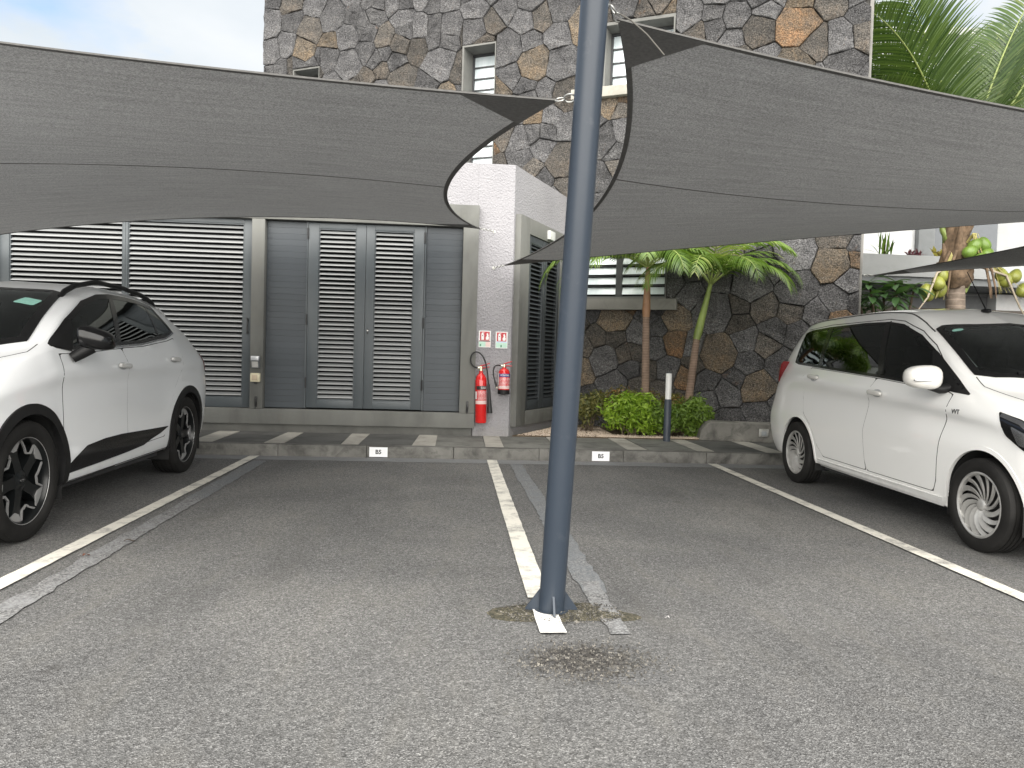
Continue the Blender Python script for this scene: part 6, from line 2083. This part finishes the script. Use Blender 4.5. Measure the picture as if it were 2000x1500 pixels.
for (az, el, ln, bend, tn, tw, dry) in ((8, 82, 5.0, 30, 0.55, 10, 0), (350, 74, 5.0, 38, 0.5, 60, 0), (40, 78, 4.8, 40, 0.35, 20, 0), (178, 76, 5.2, 62, 0.3, 0, 0), (165, 66, 4.8, 78, 0.2, 30, 0), (195, 84, 4.6, 45, 0.45, 50, 0), (120, 66, 4.6, 70, 0.3, 0, 0),
                                   (80, 60, 4.6, 80, 0.35, 0, 0), (20, 52, 4.4, 85, 0.4, 0, 0), (345, 44, 4.0, 90, 0.45, 0, 0), (300, 68, 4.2, 75, 0.5, 20, 0), (188, 48, 2.7, 95, 0.6, 0, 1), (200, 60, 3.4, 60, 0.35, 10, 0), (320, 30, 3.2, 95, 0.4, 0, 0), (5, 66, 4.8, 55, 0.45, 40, 0), (30, 70, 5.0, 50, 0.3, 30, 0), (355, 80, 5.2, 36, 0.4, 0, 0), (172, 72, 4.6, 85, 0.25, 15, 0), (60, 74, 5.0, 55, 0.3, 45, 0), (210, 72, 4.4, 70, 0.4, 25, 0)):
    frond(cp, (0, 0, 3.75), az, el, ln, bend, 92, 1.05 if not dry else 0.6, 0.046, [LEAF_DRY, RACHIS_Y] if dry else [LEAF_COCO, RACHIS], r_, droop=0.22, tone=tn, petiole=0.16, vfold=22, rr0=0.035, twist=tw)
def mk_nut(name, a, b_):
    return plain(name, a, 0.38, var=0.35, scale=6)
NUT_G, NUT_Y = mk_nut('green_nut', (0.115, 0.19, 0.03), 0), mk_nut('yellow_nut', (0.20, 0.215, 0.04), 0)
nm_ = {}
for key, mt in (('g', NUT_G), ('y', NUT_Y)):
    m = superell((0, 0, 0), (0.105, 0.105, 0.135), 1.0, 16, 12)
    m.v = [(x * (1 - 0.18 * z / 0.135), y * (1 - 0.18 * z / 0.135), z) for x, y, z in m.v]
    m.mats = [mt]; nm_[key] = m.mesh('coconut', True, 80)
for key, off in (('g', [(-0.02, -0.35, 0.30), (0.14, -0.38, 0.17), (0.30, -0.34, 0.27), (0.26, -0.30, 0.44), (0.10, -0.30, 0.42)]),):
    for (x, y, z) in off:
        inst('coconut', nm_[key], cp, (x + 0.02, y, z + 2.93), (R(r_.uniform(-35, 35)), R(r_.uniform(-60, 60)), 0))
for (x, y, z) in ((-0.66, -0.20, -0.36), (-0.50, -0.28, -0.24), (-0.40, -0.22, -0.10), (-0.38, -0.16, -0.36), (-0.55, -0.10, -0.42), (0.80, -0.20, -0.14), (0.92, -0.24, -0.06), (0.72, -0.16, -0.04), (1.10, -0.2, -0.30)):
    inst('coconut', nm_['y'], cp, (x, y, z + 2.92), (R(r_.uniform(-30, 30)), R(r_.uniform(-30, 30)), 0))
m = MB()
for (bx, by, bz) in ((-0.5, -0.2, 2.70), (0.85, -0.2, 2.84), (0.16, -0.32, 3.30)):
    for k in range(16):
        m.tube([(bx * 0.2, by * 0.4, 3.35), (bx * 0.6 + r_.uniform(-.05, .05), by, bz + 0.25), (bx + r_.uniform(-.18, .18), by + r_.uniform(-.12, .12), bz - r_.uniform(0.0, 0.30))], [0.012, 0.006, 0.003], 5)
m.build('nut_stalks', RACHIS_Y, cp, True)
for (x, dz) in ((-0.72, -0.55), (0.95, -0.75)):
    m = MB(); m.tube([(x * 0.3, -0.2, 3.0), (x * 0.75, -0.3, 2.85), (x, -0.35, 2.75 + dz * 0.6), (x * 1.25, -0.35, 2.72 + dz)], [0.022, 0.02, 0.016, 0.006], 8); m.build('dry_spathe', plain('dry_spathe', (0.34, 0.29, 0.22), 0.8, var=0.2), cp, True, 60)
for (x, y) in ((0.42, -0.15), (0.50, -0.05), (-0.30, -0.25), (0.34, -0.26), (-0.36, -0.12), (0.46, -0.22)):
    m = MB(); m.tube([(x * 0.6, y, 3.25), (x, y - 0.05, 2.95), (x * 1.15, y - 0.08, 2.62), (x * 1.2, y - 0.08, 2.45)], [0.03, 0.022, 0.014, 0.004], 8); m.build('hanging_fibre', BOOT, cp, True, 60)

# ---------------------------------------------------------------- broad-leaved shrub behind the wall corner
fs = empty('broad_leaf_shrub', (7.15, 12.2, 0), label='dark broad leaved shrub behind the stone wall corner', cat='shrub')
me_l = None
L = Leaves()
nseg = 6
vs_ = []
for j in range(nseg + 1):
    f = j / nseg
    w = 0.055 * math.sin(math.pi * min(1, f * 0.9 + 0.08)) ** 0.8
    vs_ += [Vector((f * 0.30, w, 0.02 * f - 0.10 * f * f + 0.012)), Vector((f * 0.30, 0, 0.02 * f - 0.10 * f * f)), Vector((f * 0.30, -w, 0.02 * f - 0.10 * f * f + 0.012))]
fs_ = []
for j in range(nseg):
    fs_ += [(3 * j, 3 * j + 1, 3 * j + 4, 3 * j + 3), (3 * j + 1, 3 * j + 2, 3 * j + 5, 3 * j + 4)]
L.add(vs_, fs_, [0.5] * len(vs_))
lo_ = L.build('leaf', [LEAF_DARK], fs); lme = lo_.data
bpy.data.objects.remove(lo_)
r_ = random.Random(9)
for k in range(11):
    a = r_.uniform(0, 6.28)
    tip = Vector((r_.uniform(-0.62, 0.55), r_.uniform(-0.5, 0.5), r_.uniform(2.02, 2.66)))
    m = MB(); m.tube([(0, 0, 0), (tip.x * 0.4, tip.y * 0.4, 1.3), tuple(tip)], [0.045, 0.03, 0.016], 8); m.build('branch', STEM, fs, True, 60)
    for j in range(11):
        az = j * 2.4 + r_.uniform(-0.2, 0.2)
        inst('leaf', lme, fs, tip + Vector((0, 0, -0.02 * j * 0.4)), (r_.uniform(-0.3, 0.3), R(-30 + 6 * j + r_.uniform(-12, 12)), az), (r_.uniform(0.75, 1.2),) * 3)

# ================================================================== NEIGHBOUR BUILDING BEHIND THE PALM
nb = empty('balcony_building', (0, 0, 0), label='grey neighbouring building with planted balcony behind the coconut palm', cat='building')
GREYW = mk_concrete('pale_grey_wall', (0.40, 0.41, 0.41), 0.15, 0.8)
GREYD = mk_concrete('mid_grey_wall', (0.22, 0.23, 0.235), 0.2, 0.8)
m = MB(); m.prism([(7.4, 17.6), (26, 17.6), (26, 24), (7.4, 24)], 0, 8.95); m.build('wall', GREYW, nb)
m = MB(); m.box((7.2, 17.3, 8.951), (26.2, 24.2, 9.12)); m.build('roof_edge', GREYW, nb)
m = MB(); m.box((8.2, 16.0, 3.02), (19, 17.59, 3.16)); m.build('balcony_slab', GREYD, nb)
m = MB(); m.box((8.2, 15.9, 3.161), (11.6, 16.15, 3.62), 0.01); m.build('planter', GREYW, nb, True)
m = MB(); m.box((9.2, 17.54, 3.17), (10.75, 17.597, 5.6)); m.build('window', plain('white_curtain', (0.78, 0.79, 0.80), 0.7, var=0.04), nb)
m = MB(); m.box((10.76, 17.40, 3.17), (11.15, 17.598, 5.7)); m.build('pilaster', GREYD, nb)
m = MB(); m.box((11.16, 17.55, 3.17), (12.8, 17.597, 5.2)); m.build('window', plain('dark_pane', (0.07, 0.08, 0.09), 0.15), nb)
m = MB(); m.box((8.5, 17.3, 0), (8.95, 17.598, 5.7)); m.build('pilaster', GREYD, nb)
m = MB(); m.box((8.96, 17.50, 0.1), (15, 17.597, 2.95)); m.build('undercroft_shade', plain('painted_recess_shade', (0.16, 0.165, 0.17), 0.8), nb)  # flat slab, its dark colour stands in for shade under the balcony
m = MB(); m.box((12.6, 17.2, 0), (17, 17.499, 2.98)); m.build('wall', plain('white_wall', (0.76, 0.76, 0.76), 0.8, var=0.05), nb)
gw = MB(); gw.box((6.6, 14.6, 0), (22, 14.85, 2.40), 0.01)
gwall = tag(gw.build('garden_wall', plain('dark_timber_wall', (0.055, 0.045, 0.038), 0.8, var=0.3, scale=4), None, True), 'low dark garden wall behind the coconut palm trunk', 'wall')
PG = 'plants in the balcony planter'
PLM = {'y': LEAF_DRY, 'g': LEAF_MID, 'r': mk_leaf('maroon_leaf', (0.10, 0.03, 0.05), (0.22, 0.07, 0.10), 0.2)}
def rosette(x, hgt, key, label, n=26, s=0.14):
    r_ = random.Random(int(x * 100))
    t = empty('planter_plant', (x, 16.02, 3.60), label=label, cat='plant', group=PG)
    L = Leaves()
    for k in range(n):
        a = r_.uniform(0, 6.28); e = r_.uniform(0.3, 1.4)
        d = Vector((math.cos(a) * math.cos(e), math.sin(a) * math.cos(e) * 0.6, math.sin(e)))
        b0 = Vector((r_.uniform(-0.14, 0.14), r_.uniform(-0.05, 0.05), 0.0))
        sd_ = d.cross(Vector((0, 0, 1))).normalized() * s * 0.22
        q = hgt * r_.uniform(0.6, 1.1)
        L.add([b0 - sd_ * 0.4, b0 + sd_ * 0.4, b0 + d * q * 0.6 + sd_, b0 + d * q + Vector((0, 0, -0.03)), b0 + d * q * 0.6 - sd_], [(0, 1, 2, 4), (4, 2, 3)], [r_.random()] * 5)
    L.build('foliage', [PLM[key]], t, False)
    m = MB(); m.tube([(0, 0, -0.05), (0.01, 0, hgt * 0.4)], 0.012, 6); m.build('stem', STEM, t)
rosette(9.15, 0.62, 'g', 'tall green spiky plant at the left end of the balcony planter', 18, 0.12)
rosette(9.85, 0.24, 'r', 'small maroon plant in the middle of the balcony planter', 30, 0.12)
rosette(10.45, 0.30, 'y', 'yellow succulent clump at the right of the balcony planter', 40, 0.2)
